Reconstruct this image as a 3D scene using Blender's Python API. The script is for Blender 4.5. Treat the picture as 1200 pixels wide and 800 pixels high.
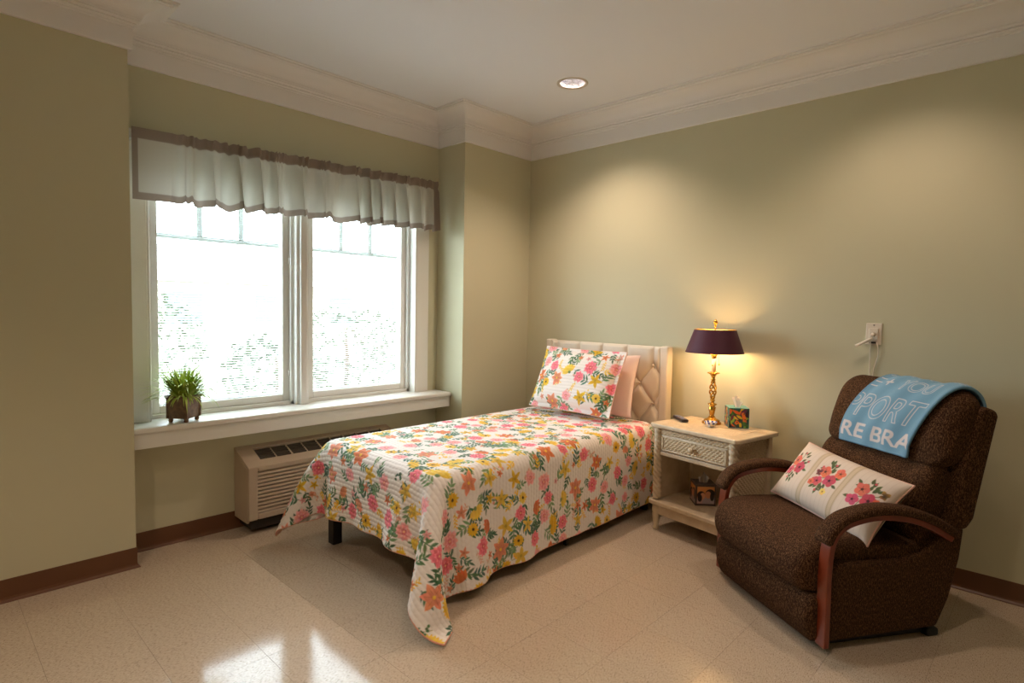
import bpy, bmesh, math, random
import numpy as np
from math import sin, cos, pi, radians as R
from mathutils import Vector, Matrix

for o in list(bpy.data.objects):
    bpy.data.objects.remove(o, do_unlink=True)
scene = bpy.context.scene
COL = scene.collection
random.seed(4)
rng = np.random.default_rng(4)

# ------------------------------------------------------------------ camera
# world: head wall is x=0, pier face is y=0, the room is x<0, y<0, z up (metres)
CF, CYAW, CPITCH, CROLL = 676.48, -0.80858, -0.056696, 0.019459
CPOS = Vector((-3.5701, -3.2314, 1.3429))
fw = Vector((sin(-CYAW) * cos(CPITCH), cos(CYAW) * cos(CPITCH), sin(CPITCH)))
rt = fw.cross(Vector((0, 0, 1))).normalized()
up = rt.cross(fw)
r2 = rt * cos(CROLL) + up * sin(CROLL)
u2 = -rt * sin(CROLL) + up * cos(CROLL)
cam_data = bpy.data.cameras.new('camera')
cam = bpy.data.objects.new('camera', cam_data)
COL.objects.link(cam)
m = Matrix.Identity(4)
for i in range(3):
    m[i][0] = r2[i]; m[i][1] = u2[i]; m[i][2] = -fw[i]; m[i][3] = CPOS[i]
cam.matrix_world = m
cam_data.sensor_fit = 'HORIZONTAL'
cam_data.sensor_width = 36
cam_data.lens = CF / 1200 * 36
cam_data.clip_start = 0.05
scene.camera = cam

# ------------------------------------------------------------------ light
SKY = 15.5
DOWN_W = 70.0
LAMP_W = 20.0
world = bpy.data.worlds.new('overcast_sky')
scene.world = world
world.use_nodes = True
bg = world.node_tree.nodes['Background']
bg.inputs[0].default_value = (0.88, 0.96, 1.04, 1)
bg.inputs[1].default_value = SKY
portal_d = bpy.data.lights.new('window_portal', 'AREA')
portal_d.shape = 'RECTANGLE'; portal_d.size = 1.8; portal_d.size_y = 1.45
portal_d.cycles.is_portal = True
portal = bpy.data.objects.new('window_portal', portal_d)
COL.objects.link(portal)
portal.location = (-1.812, 0.46, 1.4)
portal.rotation_euler = (R(-90), 0, 0)
vs = scene.view_settings
vs.view_transform = 'Standard'
vs.look = 'None'
vs.exposure = 0.06
vs.gamma = 1.0
vs.use_curve_mapping = False

# ------------------------------------------------------------------ helpers
def lin(c):
    c = np.asarray(c, float) / 255.0
    return np.where(c <= 0.04045, c / 12.92, ((c + 0.055) / 1.055) ** 2.4)

def l4(c):
    v = lin(c)
    return (float(v[0]), float(v[1]), float(v[2]), 1)

def mat(name, col, rough=0.6, metal=0.0, spec=0.5, bump=None, var=None, coat=0.0, sheen=0.0,
        trans=0.0, attr=False):
    """Principled material. bump=(scale, strength); var=(scale, other_colour, detail); attr: colour attribute 'print'."""
    mt = bpy.data.materials.new(name)
    mt.use_nodes = True
    nt = mt.node_tree
    b = nt.nodes['Principled BSDF']
    b.inputs['Base Color'].default_value = l4(col)
    b.inputs['Roughness'].default_value = rough
    b.inputs['Metallic'].default_value = metal
    b.inputs['Specular IOR Level'].default_value = spec
    b.inputs['Coat Weight'].default_value = coat
    b.inputs['Coat Roughness'].default_value = 0.15
    b.inputs['Sheen Weight'].default_value = sheen
    b.inputs['Transmission Weight'].default_value = trans
    tc = nt.nodes.new('ShaderNodeTexCoord')
    if attr:
        a = nt.nodes.new('ShaderNodeAttribute'); a.attribute_name = 'print'
        nt.links.new(a.outputs['Color'], b.inputs['Base Color'])
    if var:
        n = nt.nodes.new('ShaderNodeTexNoise'); n.inputs['Scale'].default_value = var[0]
        n.inputs['Detail'].default_value = var[2] if len(var) > 2 else 4
        rp = nt.nodes.new('ShaderNodeValToRGB')
        rp.color_ramp.elements[0].position = 0.35; rp.color_ramp.elements[1].position = 0.65
        rp.color_ramp.elements[0].color = l4(col); rp.color_ramp.elements[1].color = l4(var[1])
        nt.links.new(tc.outputs['Object'], n.inputs['Vector'])
        nt.links.new(n.outputs['Fac'], rp.inputs['Fac'])
        nt.links.new(rp.outputs['Color'], b.inputs['Base Color'])
    if bump:
        n2 = nt.nodes.new('ShaderNodeTexNoise'); n2.inputs['Scale'].default_value = bump[0]
        n2.inputs['Detail'].default_value = 3
        bp = nt.nodes.new('ShaderNodeBump'); bp.inputs['Strength'].default_value = bump[1]
        bp.inputs['Distance'].default_value = 0.004
        nt.links.new(tc.outputs['Object'], n2.inputs['Vector'])
        nt.links.new(n2.outputs['Fac'], bp.inputs['Height'])
        nt.links.new(bp.outputs['Normal'], b.inputs['Normal'])
    return mt

def emis(name, col, strength):
    mt = bpy.data.materials.new(name)
    mt.use_nodes = True
    b = mt.node_tree.nodes['Principled BSDF']
    b.inputs['Base Color'].default_value = l4(col)
    b.inputs['Emission Color'].default_value = l4(col)
    b.inputs['Emission Strength'].default_value = strength
    return mt

def tag(o, label=None, cat=None, group=None, kind=None):
    if label: o['label'] = label
    if cat: o['category'] = cat
    if group: o['group'] = group
    if kind: o['kind'] = kind
    return o

def empty(name, loc=(0, 0, 0), rz=0.0, label=None, cat=None, group=None, kind=None):
    o = bpy.data.objects.new(name, None)
    o.empty_display_size = 0.1
    COL.objects.link(o)
    o.location = loc; o.rotation_euler = (0, 0, rz)
    return tag(o, label, cat, group, kind)

def link_mesh(name, me, material, parent=None, loc=None, rot=None):
    o = bpy.data.objects.new(name, me)
    COL.objects.link(o)
    if material is not None and not me.materials:
        for mm in (material if isinstance(material, (list, tuple)) else [material]):
            me.materials.append(mm)
    if parent is not None: o.parent = parent
    if loc is not None: o.location = loc
    if rot is not None: o.rotation_euler = rot
    return o

class MB:
    """collects geometry, builds ONE mesh object"""
    def __init__(s): s.v = []; s.f = []; s.sm = []
    def add(s, V, F, smooth=False):
        n = len(s.v)
        s.v += [tuple(p) for p in V]
        s.f += [tuple(i + n for i in f) for f in F]
        s.sm += [smooth] * len(F)
        return s
    def box(s, a, b, M=None):
        x0, y0, z0 = a; x1, y1, z1 = b
        V = [(x0,y0,z0),(x1,y0,z0),(x1,y1,z0),(x0,y1,z0),(x0,y0,z1),(x1,y0,z1),(x1,y1,z1),(x0,y1,z1)]
        if M is not None: V = [M @ Vector(p) for p in V]
        return s.add(V, [(0,3,2,1),(4,5,6,7),(0,1,5,4),(1,2,6,5),(2,3,7,6),(3,0,4,7)])
    def grid(s, P, closeu=False, closev=False, smooth=True, flip=False):
        """P[nu][nv] points"""
        nu, nv = len(P), len(P[0])
        V = [p for row in P for p in row]
        F = []
        for i in range(nu if closeu else nu - 1):
            for j in range(nv if closev else nv - 1):
                a, b = i * nv + j, ((i + 1) % nu) * nv + j
                c, d = ((i + 1) % nu) * nv + (j + 1) % nv, i * nv + (j + 1) % nv
                F.append((a, d, c, b) if flip else (a, b, c, d))
        return s.add(V, F, smooth)
    def lathe(s, prof, n=32, cx=0, cy=0, cz=0, cap=True):
        P = [[(cx + r * cos(2*pi*k/n), cy + r * sin(2*pi*k/n), cz + z) for k in range(n)] for r, z in prof]
        s.grid(P, closev=True, flip=True)
        if cap:
            base = len(s.v) - len(prof) * n
            s.f.append(tuple(base + k for k in range(n))[::-1]); s.sm.append(False)
            s.f.append(tuple(base + (len(prof) - 1) * n + k for k in range(n))); s.sm.append(False)
        return s
    def tube(s, pts, rad, n=8, cap=True):
        pts = [Vector(p) for p in pts]
        rs = rad if isinstance(rad, (list, tuple)) else [rad] * len(pts)
        P = []; prev = None
        for i, p in enumerate(pts):
            t = (pts[min(i+1, len(pts)-1)] - pts[max(i-1, 0)]).normalized()
            if prev is None:
                a = Vector((0, 0, 1)) if abs(t.z) < .9 else Vector((1, 0, 0))
                u = t.cross(a).normalized()
            else:
                u = (prev - t * prev.dot(t)).normalized()
            prev = u; w = t.cross(u)
            P.append([p + (u * cos(2*pi*k/n) + w * sin(2*pi*k/n)) * rs[i] for k in range(n)])
        b0 = len(s.v)
        s.grid(P, closev=True, flip=False)
        if cap:
            s.f.append(tuple(b0 + k for k in range(n))); s.sm.append(False)
            s.f.append(tuple(b0 + (len(pts)-1)*n + k for k in range(n))[::-1]); s.sm.append(False)
        return s
    def prism(s, poly, axis, lo, hi):
        """poly of 2D points extruded on axis 'x' (pts are y,z), 'y' (x,z) or 'z' (x,y)"""
        def P(a, b, t): return {'x': (t, a, b), 'y': (a, t, b), 'z': (a, b, t)}[axis]
        n = len(poly)
        V = [P(a, b, lo) for a, b in poly] + [P(a, b, hi) for a, b in poly]
        F = [tuple(range(n))[::-1], tuple(range(n, 2*n))] + [(i, (i+1) % n, n + (i+1) % n, n + i) for i in range(n)]
        return s.add(V, F)
    def ball(s, c, r, n=12):
        prof = [(max(1e-4, r * sin(pi*k/n)), -r * cos(pi*k/n)) for k in range(n+1)]
        return s.lathe(prof, n*2 if n < 10 else 16, *c, cap=False)
    def mesh(s, name):
        me = bpy.data.meshes.new(name)
        me.from_pydata([tuple(p) for p in s.v], [], s.f)
        me.polygons.foreach_set('use_smooth', s.sm)
        bm = bmesh.new(); bm.from_mesh(me)
        bmesh.ops.recalc_face_normals(bm, faces=bm.faces)
        bm.to_mesh(me); bm.free()
        me.update()
        return me
    def build(s, name, material, parent=None, bevel=0.0, seg=2, loc=None, rot=None):
        o = link_mesh(name, s.mesh(name), material, parent, loc, rot)
        if bevel:
            b = o.modifiers.new('bevel', 'BEVEL'); b.width = bevel; b.segments = seg
            b.limit_method = 'ANGLE'; b.angle_limit = R(35); b.harden_normals = False
        return o

def box(name, a, b, material, parent=None, bevel=0.0, M=None):
    return MB().box(a, b, M).build(name, material, parent, bevel)

def np_grid_mesh(name, P, colors=None, closed_u=False):
    """dense grid mesh from array P[nu,nv,3]; colors[nu,nv,3] in sRGB 0-255"""
    nu, nv = P.shape[:2]
    me = bpy.data.meshes.new(name)
    idx = np.arange(nu * nv).reshape(nu, nv)
    if closed_u: idx = np.vstack([idx, idx[:1]])
    q = np.stack([idx[:-1, :-1], idx[1:, :-1], idx[1:, 1:], idx[:-1, 1:]], -1).reshape(-1, 4)
    me.vertices.add(nu * nv); me.vertices.foreach_set('co', P.astype(np.float32).ravel())
    nf = len(q)
    me.loops.add(nf * 4); me.loops.foreach_set('vertex_index', q.astype(np.int32).ravel())
    me.polygons.add(nf)
    me.polygons.foreach_set('loop_start', np.arange(0, nf * 4, 4, dtype=np.int32))
    me.polygons.foreach_set('loop_total', np.full(nf, 4, dtype=np.int32))
    me.polygons.foreach_set('use_smooth', np.ones(nf, dtype=bool))
    me.update(calc_edges=True)
    if colors is not None:
        at = me.attributes.new('print', 'FLOAT_COLOR', 'POINT')
        c = np.ones((nu * nv, 4), np.float32)
        c[:, :3] = lin(np.clip(colors, 0, 255)).reshape(-1, 3)
        at.data.foreach_set('color', c.ravel())
    return me

def sweep(name, path, prof, material, closed=False, parent=None):
    """prof: list of (offset into room, z); path: axis aligned xy points, room on the right-hand side"""
    n = len(path)
    P = []
    for i in range(n):
        d1 = d2 = None
        if closed or i > 0:
            a, b = path[i-1], path[i]; d1 = Vector((b[0]-a[0], b[1]-a[1])).normalized()
        if closed or i < n-1:
            a, b = path[i], path[(i+1) % n]; d2 = Vector((b[0]-a[0], b[1]-a[1])).normalized()
        n1 = Vector((d1.y, -d1.x)) if d1 else None
        n2 = Vector((d2.y, -d2.x)) if d2 else None
        if n1 is None: off = n2
        elif n2 is None: off = n1
        elif n1.dot(n2) > .9: off = n1
        else: off = n1 + n2
        P.append([(path[i][0] + off.x*o, path[i][1] + off.y*o, z) for o, z in prof])
    mb = MB().grid(P, closeu=closed, smooth=False)
    if not closed:
        k = len(prof); b0 = 0
        mb.f.append(tuple(range(k))); mb.sm.append(False)
        mb.f.append(tuple(range((n-1)*k, n*k))[::-1]); mb.sm.append(False)
    return mb.build(name, material, parent)

def weave(w, h, a, b, amp=0.002, res=0.0025):
    """woven wicker panel as relief, in the (u,v) plane, returns array [nu,nv,3] with relief on the third axis"""
    nu, nv = max(2, int(w/res)), max(2, int(h/res))
    u, v = np.meshgrid(np.linspace(0, w, nu), np.linspace(0, h, nv), indexing='ij')
    row = np.floor(v / b)
    strand = np.abs(np.sin(pi * v / b)) ** 0.6
    d = amp * strand * (0.55 + 0.45 * np.cos(pi * u / a + pi * row))
    return np.stack([u, v, d], -1)

def softbox(lo, hi, r, puff=(0, 0, 0), n=18, noise=0.0):
    """rounded, slightly puffed upholstered block -> MB"""
    lo = Vector(lo); hi = Vector(hi); c = (lo+hi)/2; h = (hi-lo)/2
    mb = MB()
    def pt(p):
        q = Vector((p[0]*h.x, p[1]*h.y, p[2]*h.z))
        core = Vector(tuple(max(-(h[k]-r), min(h[k]-r, q[k])) for k in range(3)))
        dd = q - core
        if dd.length > 1e-6: q = core + dd.normalized() * r
        a, b, cc = p
        q.x += puff[0] * a * (1-b*b) * (1-cc*cc)
        q.y += puff[1] * b * (1-a*a) * (1-cc*cc)
        q.z += puff[2] * cc * (1-a*a) * (1-b*b)
        return c + q
    ts = [sin(pi/2*(2*k/n-1)) for k in range(n+1)]
    for ax in range(3):
        for sg in (-1, 1):
            P = []
            for i in ts:
                row = []
                for j in ts:
                    p = [0, 0, 0]; p[ax] = sg; p[(ax+1) % 3] = i; p[(ax+2) % 3] = j
                    row.append(pt(p))
                P.append(row)
            mb.grid(P, flip=(sg < 0))
    return mb

def weld(o, d=0.0005):
    bm = bmesh.new(); bm.from_mesh(o.data)
    bmesh.ops.remove_doubles(bm, verts=bm.verts, dist=d)
    bmesh.ops.recalc_face_normals(bm, faces=bm.faces)
    bm.to_mesh(o.data); bm.free()
    return o

# ---- print painter: draws flat textile prints into an array that becomes a colour attribute
class Canvas:
    def __init__(s, w, h, res, bgc):
        s.w, s.h, s.res = w, h, res
        s.nu, s.nv = int(round(w/res))+1, int(round(h/res))+1
        s.a = np.empty((s.nu, s.nv, 3)); s.a[:] = bgc
    def win(s, x0, x1, y0, y1):
        i0, i1 = max(0, int(x0/s.res)-1), min(s.nu, int(x1/s.res)+3)
        j0, j1 = max(0, int(y0/s.res)-1), min(s.nv, int(y1/s.res)+3)
        if i1 <= i0 or j1 <= j0: return None
        X = (np.arange(i0, i1)*s.res)[:, None]; Y = (np.arange(j0, j1)*s.res)[None, :]
        return (slice(i0, i1), slice(j0, j1)), X, Y
    def put(s, sl, al, col):
        al = np.clip(al, 0, 1)[..., None]
        s.a[sl] = s.a[sl]*(1-al) + np.asarray(col, float)*al
    def petal(s, x, y, ang, L, W, col, k=0.8, col2=None, alpha=1.0):
        m_ = L + W
        q = s.win(x-m_, x+m_, y-m_, y+m_)
        if q is None: return
        sl, X, Y = q
        u = (X-x)*cos(ang) + (Y-y)*sin(ang); v = -(X-x)*sin(ang) + (Y-y)*cos(ang)
        t = np.clip(u/L, 0, 1)
        hw = W/2*np.sin(pi*t**k)
        al = np.clip((hw-np.abs(v))/s.res + .5, 0, 1) * ((u > 0) & (u < L)) * alpha
        c = np.asarray(col, float)
        if col2 is not None:
            f = (1-t)[..., None]
            c = c*(1-f) + np.asarray(col2, float)*f
        s.put(sl, al, c)
    def disc(s, x, y, r, col, ry=None):
        ry = ry or r; m_ = max(r, ry)
        q = s.win(x-m_, x+m_, y-m_, y+m_)
        if q is None: return
        sl, X, Y = q
        dd = np.sqrt(((X-x)/r)**2 + ((Y-y)/ry)**2)
        s.put(sl, (1-dd)*min(r, ry)/s.res + .5, col)
    def line(s, x0, y0, x1, y1, w, col):
        q = s.win(min(x0, x1)-w, max(x0, x1)+w, min(y0, y1)-w, max(y0, y1)+w)
        if q is None: return
        sl, X, Y = q
        dx, dy = x1-x0, y1-y0; L2 = dx*dx+dy*dy+1e-12
        t = np.clip(((X-x0)*dx+(Y-y0)*dy)/L2, 0, 1)
        dd = np.sqrt((X-x0-t*dx)**2 + (Y-y0-t*dy)**2)
        s.put(sl, (w/2-dd)/s.res + .5, col)
    def rect(s, x0, x1, y0, y1, col):
        q = s.win(x0, x1, y0, y1)
        if q is None: return
        sl, X, Y = q
        al = np.clip(np.minimum(X-x0, x1-X)/s.res+.5, 0, 1)*np.clip(np.minimum(Y-y0, y1-Y)/s.res+.5, 0, 1)
        s.put(sl, al, col)

GREENS = [(66, 98, 70), (88, 122, 84), (118, 146, 104), (74, 110, 90)]
rr = random.Random(11)
def jit(c, a=10): return tuple(v + rr.uniform(-a, a) for v in c)
def lily(c, x, y, r, col):
    a0 = rr.uniform(0, 6.28)
    for k in range(6):
        a = a0 + k*pi/3 + rr.uniform(-.15, .15)
        c.petal(x, y, a, r*rr.uniform(.85, 1.05), r*.52, jit(col), .85, tuple(v*.86 for v in col))
        c.line(x, y, x+cos(a)*r*.6, y+sin(a)*r*.6, r*.03, tuple(v*.8 for v in col))
    c.disc(x, y, r*.12, (246, 200, 80))
def peony(c, x, y, r, col):
    lt = tuple(min(255, v+28) for v in col); dk = (col[0]*.92, col[1]*.74, col[2]*.78)
    for R_, n, cc in ((1., 12, lt), (.78, 10, col), (.55, 8, lt), (.36, 6, dk)):
        a0 = rr.uniform(0, 6.28)
        for k in range(n):
            a = a0 + 2*pi*k/n + rr.uniform(-.2, .2)
            c.petal(x, y, a, r*R_*rr.uniform(.88, 1.08), r*R_*.5, jit(cc), 1.25, dk)
    c.disc(x, y, r*.1, (250, 200, 150))
def daisy(c, x, y, r, col):
    a0 = rr.uniform(0, 6.28)
    for k in range(12):
        c.petal(x, y, a0+k*pi/6, r*rr.uniform(.9, 1.05), r*.42, jit(col), 1.1, tuple(v*.9 for v in col))
    c.disc(x, y, r*.2, (92, 66, 34)); c.disc(x, y, r*.1, (60, 44, 30))
def star(c, x, y, r, col):
    a0 = rr.uniform(0, 6.28)
    for k in range(5):
        c.petal(x, y, a0+k*2*pi/5, r, r*.42, jit(col), .75, tuple(v*.85 for v in col))
    c.disc(x, y, r*.14, tuple(v*.75 for v in col))
def tulip(c, x, y, r, col):
    a0 = rr.uniform(0, 6.28)
    for k in (-.75, .75, -.4, .4, 0):
        c.petal(x, y, a0+k, r*1.25, r*.6, jit(col, 14), .8, tuple(v*.84 for v in col))
def pompon(c, x, y, r, col):
    a0 = rr.uniform(0, 6.28)
    for k in range(9):
        c.petal(x, y, a0+(k-4)*.3, r*1.3, r*.5, jit(col), 1.0, tuple(v*.9 for v in col))
    c.disc(x, y, r*.22, (120, 140, 90))
def sprig(c, x, y, r, col):
    a0 = rr.uniform(0, 6.28); n = 3
    c.line(x, y, x+cos(a0)*r*1.3, y+sin(a0)*r*1.3, r*.06, tuple(v*.85 for v in col))
    for k in range(n):
        t = (.15+k*.42)*r
        px, py = x+cos(a0)*t, y+sin(a0)*t
        for sd in (-1, 1):
            cc = jit(col, 9)
            c.petal(px, py, a0+sd*rr.uniform(.65, 1.0), r*rr.uniform(.7, .95)*(1-.12*k), r*.23, cc, .85, tuple(min(255, v*1.12) for v in cc))
    c.petal(x+cos(a0)*r*1.2, y+sin(a0)*r*1.2, a0, r*.8, r*.24, col, .85)
def berries(c, x, y, r, col):
    a0 = rr.uniform(0, 6.28)
    c.line(x, y, x+cos(a0)*r*1.5, y+sin(a0)*r*1.5, r*.06, (150, 150, 80))
    for k in range(11):
        t = rr.uniform(.1, 1.5)*r; o_ = rr.uniform(-.55, .55)*r
        c.disc(x+cos(a0)*t-sin(a0)*o_, y+sin(a0)*t+cos(a0)*o_, r*rr.uniform(.1, .19), jit(col))
def twig(c, x, y, r, col):
    a0 = rr.uniform(0, 6.28)
    c.line(x, y, x+cos(a0)*r*1.5, y+sin(a0)*r*1.5, r*.05, col)
    for k in range(8):
        t = (k+1)/8*r*1.5
        c.petal(x+cos(a0)*t, y+sin(a0)*t, a0+(-1)**k*.8, r*.45, r*.16, jit(col), .8)

ORANGE, CORAL, PINK, LPINK = (238, 134, 84), (244, 156, 120), (238, 126, 138), (246, 172, 170)
YEL, DYEL, BLUSH = (248, 208, 84), (240, 190, 52), (226, 172, 150)
MOTIFS = [  # fn, radius, spacing radius, colours, weight
    (peony, .047, .056, [PINK, LPINK], 1.3), (lily, .060, .064, [ORANGE, CORAL], .9), (pompon, .046, .052, [YEL, DYEL], 1.8),
    (star, .052, .048, [DYEL, YEL, YEL], 2.5), (tulip, .044, .046, [CORAL, ORANGE], 2), (peony, .041, .044, [PINK, LPINK], 3),
    (daisy, .036, .038, [DYEL, YEL], 5), (star, .034, .034, [ORANGE, CORAL, DYEL], 5), (star, .022, .024, [CORAL, ORANGE, LPINK], 5)]
def floral(c, seed, dens=1.0, sc=1.0):
    rr.seed(seed)
    pts = []
    cells = {}
    def ok(x, y, r):
        ci, cj = int(x/.15), int(y/.15)
        for a in (-1, 0, 1):
            for b in (-1, 0, 1):
                for (px, py, pr) in cells.get((ci+a, cj+b), ()):
                    if (px-x)**2+(py-y)**2 < (r+pr)**2: return False
        return True
    def put(x, y, r):
        cells.setdefault((int(x/.15), int(y/.15)), []).append((x, y, r))
    area = c.w*c.h
    flowers = []
    for fn, r, sp, cols, wt in MOTIFS:
        for _ in range(int(area*110*wt/5*dens)):
            x, y = rr.uniform(-.03, c.w+.03), rr.uniform(-.03, c.h+.03)
            if ok(x, y, sp*sc*.80):
                put(x, y, sp*sc); flowers.append((fn, x, y, r*sc*rr.uniform(.85, 1.12), rr.choice(cols)))
    # leafy sprays grow out from the flowers, drawn below them
    for fn, x, y, r, col in flowers:
        for k in range(1 if r < .03 else 2):
            a = rr.uniform(0, 6.28)
            sprig(c, x+cos(a)*r*.9, y+sin(a)*r*.9, .052*sc*rr.uniform(.8, 1.2), rr.choice(GREENS)) if rr.random() < .68 else \
                (berries if rr.random() < .55 else twig)(c, x+cos(a)*r, y+sin(a)*r, .042*sc, DYEL if rr.random() < .6 else BLUSH)
    for _ in range(int(area*220*dens)):
        x, y = rr.uniform(0, c.w), rr.uniform(0, c.h)
        if ok(x, y, .02*sc):
            put(x, y, .022*sc)
            (sprig if rr.random() < .6 else rr.choice([berries, twig]))(c, x, y, .036*sc, rr.choice(GREENS) if rr.random() < .75 else DYEL)
    for fn, x, y, r, col in flowers: fn(c, x, y, r, col)
    return c

# ------------------------------------------------------------------ materials
M = {}
M['wall'] = mat('sage_wall_paint', (203, 198, 168), .55, spec=.3, bump=(260, .04))
M['ceiling'] = mat('ceiling_paint', (234, 234, 238), .8, spec=.2)
M['crown'] = mat('crown_paint', (236, 233, 231), .45)
M['white'] = mat('white_trim_paint', (232, 230, 224), .3)
M['base'] = mat('brown_vinyl_base', (104, 66, 40), .4)
M['basetoe'] = mat('brown_vinyl_toe', (150, 118, 84), .35)

def tile_mat(name, rot):
    mt = mat(name, (196, 178, 154), .11, spec=.45)
    nt = mt.node_tree; b = nt.nodes['Principled BSDF']
    g = nt.nodes.new('ShaderNodeNewGeometry')
    mp = nt.nodes.new('ShaderNodeMapping')
    mp.inputs['Rotation'].default_value = (0, 0, rot)
    mp.inputs['Scale'].default_value = (1, 4.0, 1)
    nt.links.new(g.outputs['Position'], mp.inputs['Vector'])
    def noise(sc, det):
        n = nt.nodes.new('ShaderNodeTexNoise'); n.inputs['Scale'].default_value = sc; n.inputs['Detail'].default_value = det
        nt.links.new(mp.outputs['Vector'], n.inputs['Vector']); return n
    n1 = noise(95, 2); n2 = noise(60, 3)
    r1 = nt.nodes.new('ShaderNodeValToRGB')
    e = r1.color_ramp.elements
    e[0].position = .31; e[0].color = l4((96, 74, 54)); e[1].position = .385; e[1].color = l4((192, 174, 152))
    e2 = e.new(.62); e2.color = l4((198, 181, 160)); e3 = e.new(.72); e3.color = l4((222, 208, 188))
    nt.links.new(n1.outputs['Fac'], r1.inputs['Fac'])
    r2_ = nt.nodes.new('ShaderNodeValToRGB')
    r2_.color_ramp.elements[0].position = .3; r2_.color_ramp.elements[0].color = (.62, .6, .57, 1)
    r2_.color_ramp.elements[1].position = .42; r2_.color_ramp.elements[1].color = (1, 1, 1, 1)
    nt.links.new(n2.outputs['Fac'], r2_.inputs['Fac'])
    mx = nt.nodes.new('ShaderNodeMix'); mx.data_type = 'RGBA'; mx.blend_type = 'MULTIPLY'; mx.inputs[0].default_value = .7
    nt.links.new(r1.outputs['Color'], mx.inputs[6]); nt.links.new(r2_.outputs['Color'], mx.inputs[7])
    nt.links.new(mx.outputs[2], b.inputs['Base Color'])
    # wax polish: fine waviness of the finish
    nb = nt.nodes.new('ShaderNodeTexNoise'); nb.inputs['Scale'].default_value = 9
    nt.links.new(g.outputs['Position'], nb.inputs['Vector'])
    bp = nt.nodes.new('ShaderNodeBump'); bp.inputs['Strength'].default_value = .02; bp.inputs['Distance'].default_value = .01
    nt.links.new(nb.outputs['Fac'], bp.inputs['Height']); nt.links.new(bp.outputs['Normal'], b.inputs['Normal'])
    return mt
M['tile_a'] = tile_mat('floor_tile_marbled', 0.5)
M['tile_b'] = tile_mat('floor_tile_marbled_turned', 0.5 + pi/2)
M['grout'] = mat('floor_seam', (112, 96, 80), .8)
M['black'] = mat('black_metal', (14, 14, 15), .45)
M['brass'] = mat('polished_brass', (206, 156, 70), .2, metal=1.0)
M['glass'] = None

def glass_mat():
    mt = bpy.data.materials.new('window_glass'); mt.use_nodes = True
    nt = mt.node_tree; nt.nodes.clear()
    out = nt.nodes.new('ShaderNodeOutputMaterial')
    tr = nt.nodes.new('ShaderNodeBsdfTransparent'); tr.inputs[0].default_value = (.96, .98, .98, 1)
    gl = nt.nodes.new('ShaderNodeBsdfGlossy'); gl.inputs['Roughness'].default_value = .02
    mx = nt.nodes.new('ShaderNodeMixShader'); mx.inputs[0].default_value = .05
    nt.links.new(tr.outputs[0], mx.inputs[1]); nt.links.new(gl.outputs[0], mx.inputs[2]); nt.links.new(mx.outputs[0], out.inputs[0])
    return mt
M['glass'] = glass_mat()

def cloth_trans(mt, amount):
    """add translucency so daylight glows through thin cloth"""
    nt = mt.node_tree; b = nt.nodes['Principled BSDF']
    out = [n for n in nt.nodes if n.type == 'OUTPUT_MATERIAL'][0]
    t = nt.nodes.new('ShaderNodeBsdfTranslucent')
    src = b.inputs['Base Color'].links[0].from_socket if b.inputs['Base Color'].links else None
    if src: nt.links.new(src, t.inputs['Color'])
    else: t.inputs['Color'].default_value = b.inputs['Base Color'].default_value
    mx = nt.nodes.new('ShaderNodeMixShader'); mx.inputs[0].default_value = amount
    nt.links.new(b.outputs[0], mx.inputs[1]); nt.links.new(t.outputs[0], mx.inputs[2])
    nt.links.new(mx.outputs[0], out.inputs[0])
    return mt

# ------------------------------------------------------------------ room shell
DW, DL, XL, XR = 0.302, 0.100, -2.804, -0.720     # window wall y, left pier y, alcove x limits
XB, YB, ZC = -5.0, -4.95, 2.775                    # back extents, ceiling
WX0, WX1, WZ0, WZ1 = -2.694, -0.93, 0.70, 2.12     # window opening
T = 0.15

def struct(o): o['kind'] = 'structure'; return o
# floor with its tiles
fl = struct(box('floor', (XB-T, YB-T, -.12), (T, DW+T+.05, -0.004), M['grout']))
fl['label'] = 'beige speckled vinyl tile floor with thin seams'
TS = .305
gx0, gy0 = -2.655, -1.10
tmes = {}
def tile_mesh(w, h, k):
    key = (round(w, 4), round(h, 4), k)
    if key not in tmes:
        g = .00036
        tmes[key] = MB().box((g, g, -.004), (w-g, h-g, 0)).mesh('floor_tile')
        tmes[key].materials.append(M['tile_a'] if k else M['tile_b'])
    return tmes[key]
for i in range(-9, 11):
    for j in range(-14, 7):
        x0, x1 = gx0+i*TS, gx0+(i+1)*TS; y0, y1 = gy0+j*TS, gy0+(j+1)*TS
        x0, x1 = max(x0, XB), min(x1, 0.0); y0, y1 = max(y0, YB), min(y1, DW)
        if x1-x0 < .01 or y1-y0 < .01: continue
        link_mesh('floor_tile', tile_mesh(x1-x0, y1-y0, (i+j) % 2), None, fl, (x0, y0, 0))

# walls
struct(box('wall_right', (0, YB-T, 0), (T, T, 3.0), M['wall']))
mb = MB()
mb.box((XL-.01, DW, 0), (WX0, DW+T, 3.0)); mb.box((WX1, DW, 0), (XR+.01, DW+T, 3.0))
mb.box((WX0, DW, 0), (WX1, DW+T, WZ0-.03)); mb.box((WX0, DW, WZ1), (WX1, DW+T, 3.0))
struct(mb.build('wall_window', M['wall']))
struct(box('wall_corner', (XR, 0, 0), (0, DW+T, 3.0), M['wall']))
struct(box('wall_left', (XB-T, DL, 0), (XL, DW+T, 3.0), M['wall']))
struct(box('wall_back', (XB-T, YB-T, 0), (0, YB, 3.0), M['wall']))
struct(box('wall_side', (XB-T, YB, 0), (XB, DL, 3.0), M['wall']))

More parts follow.
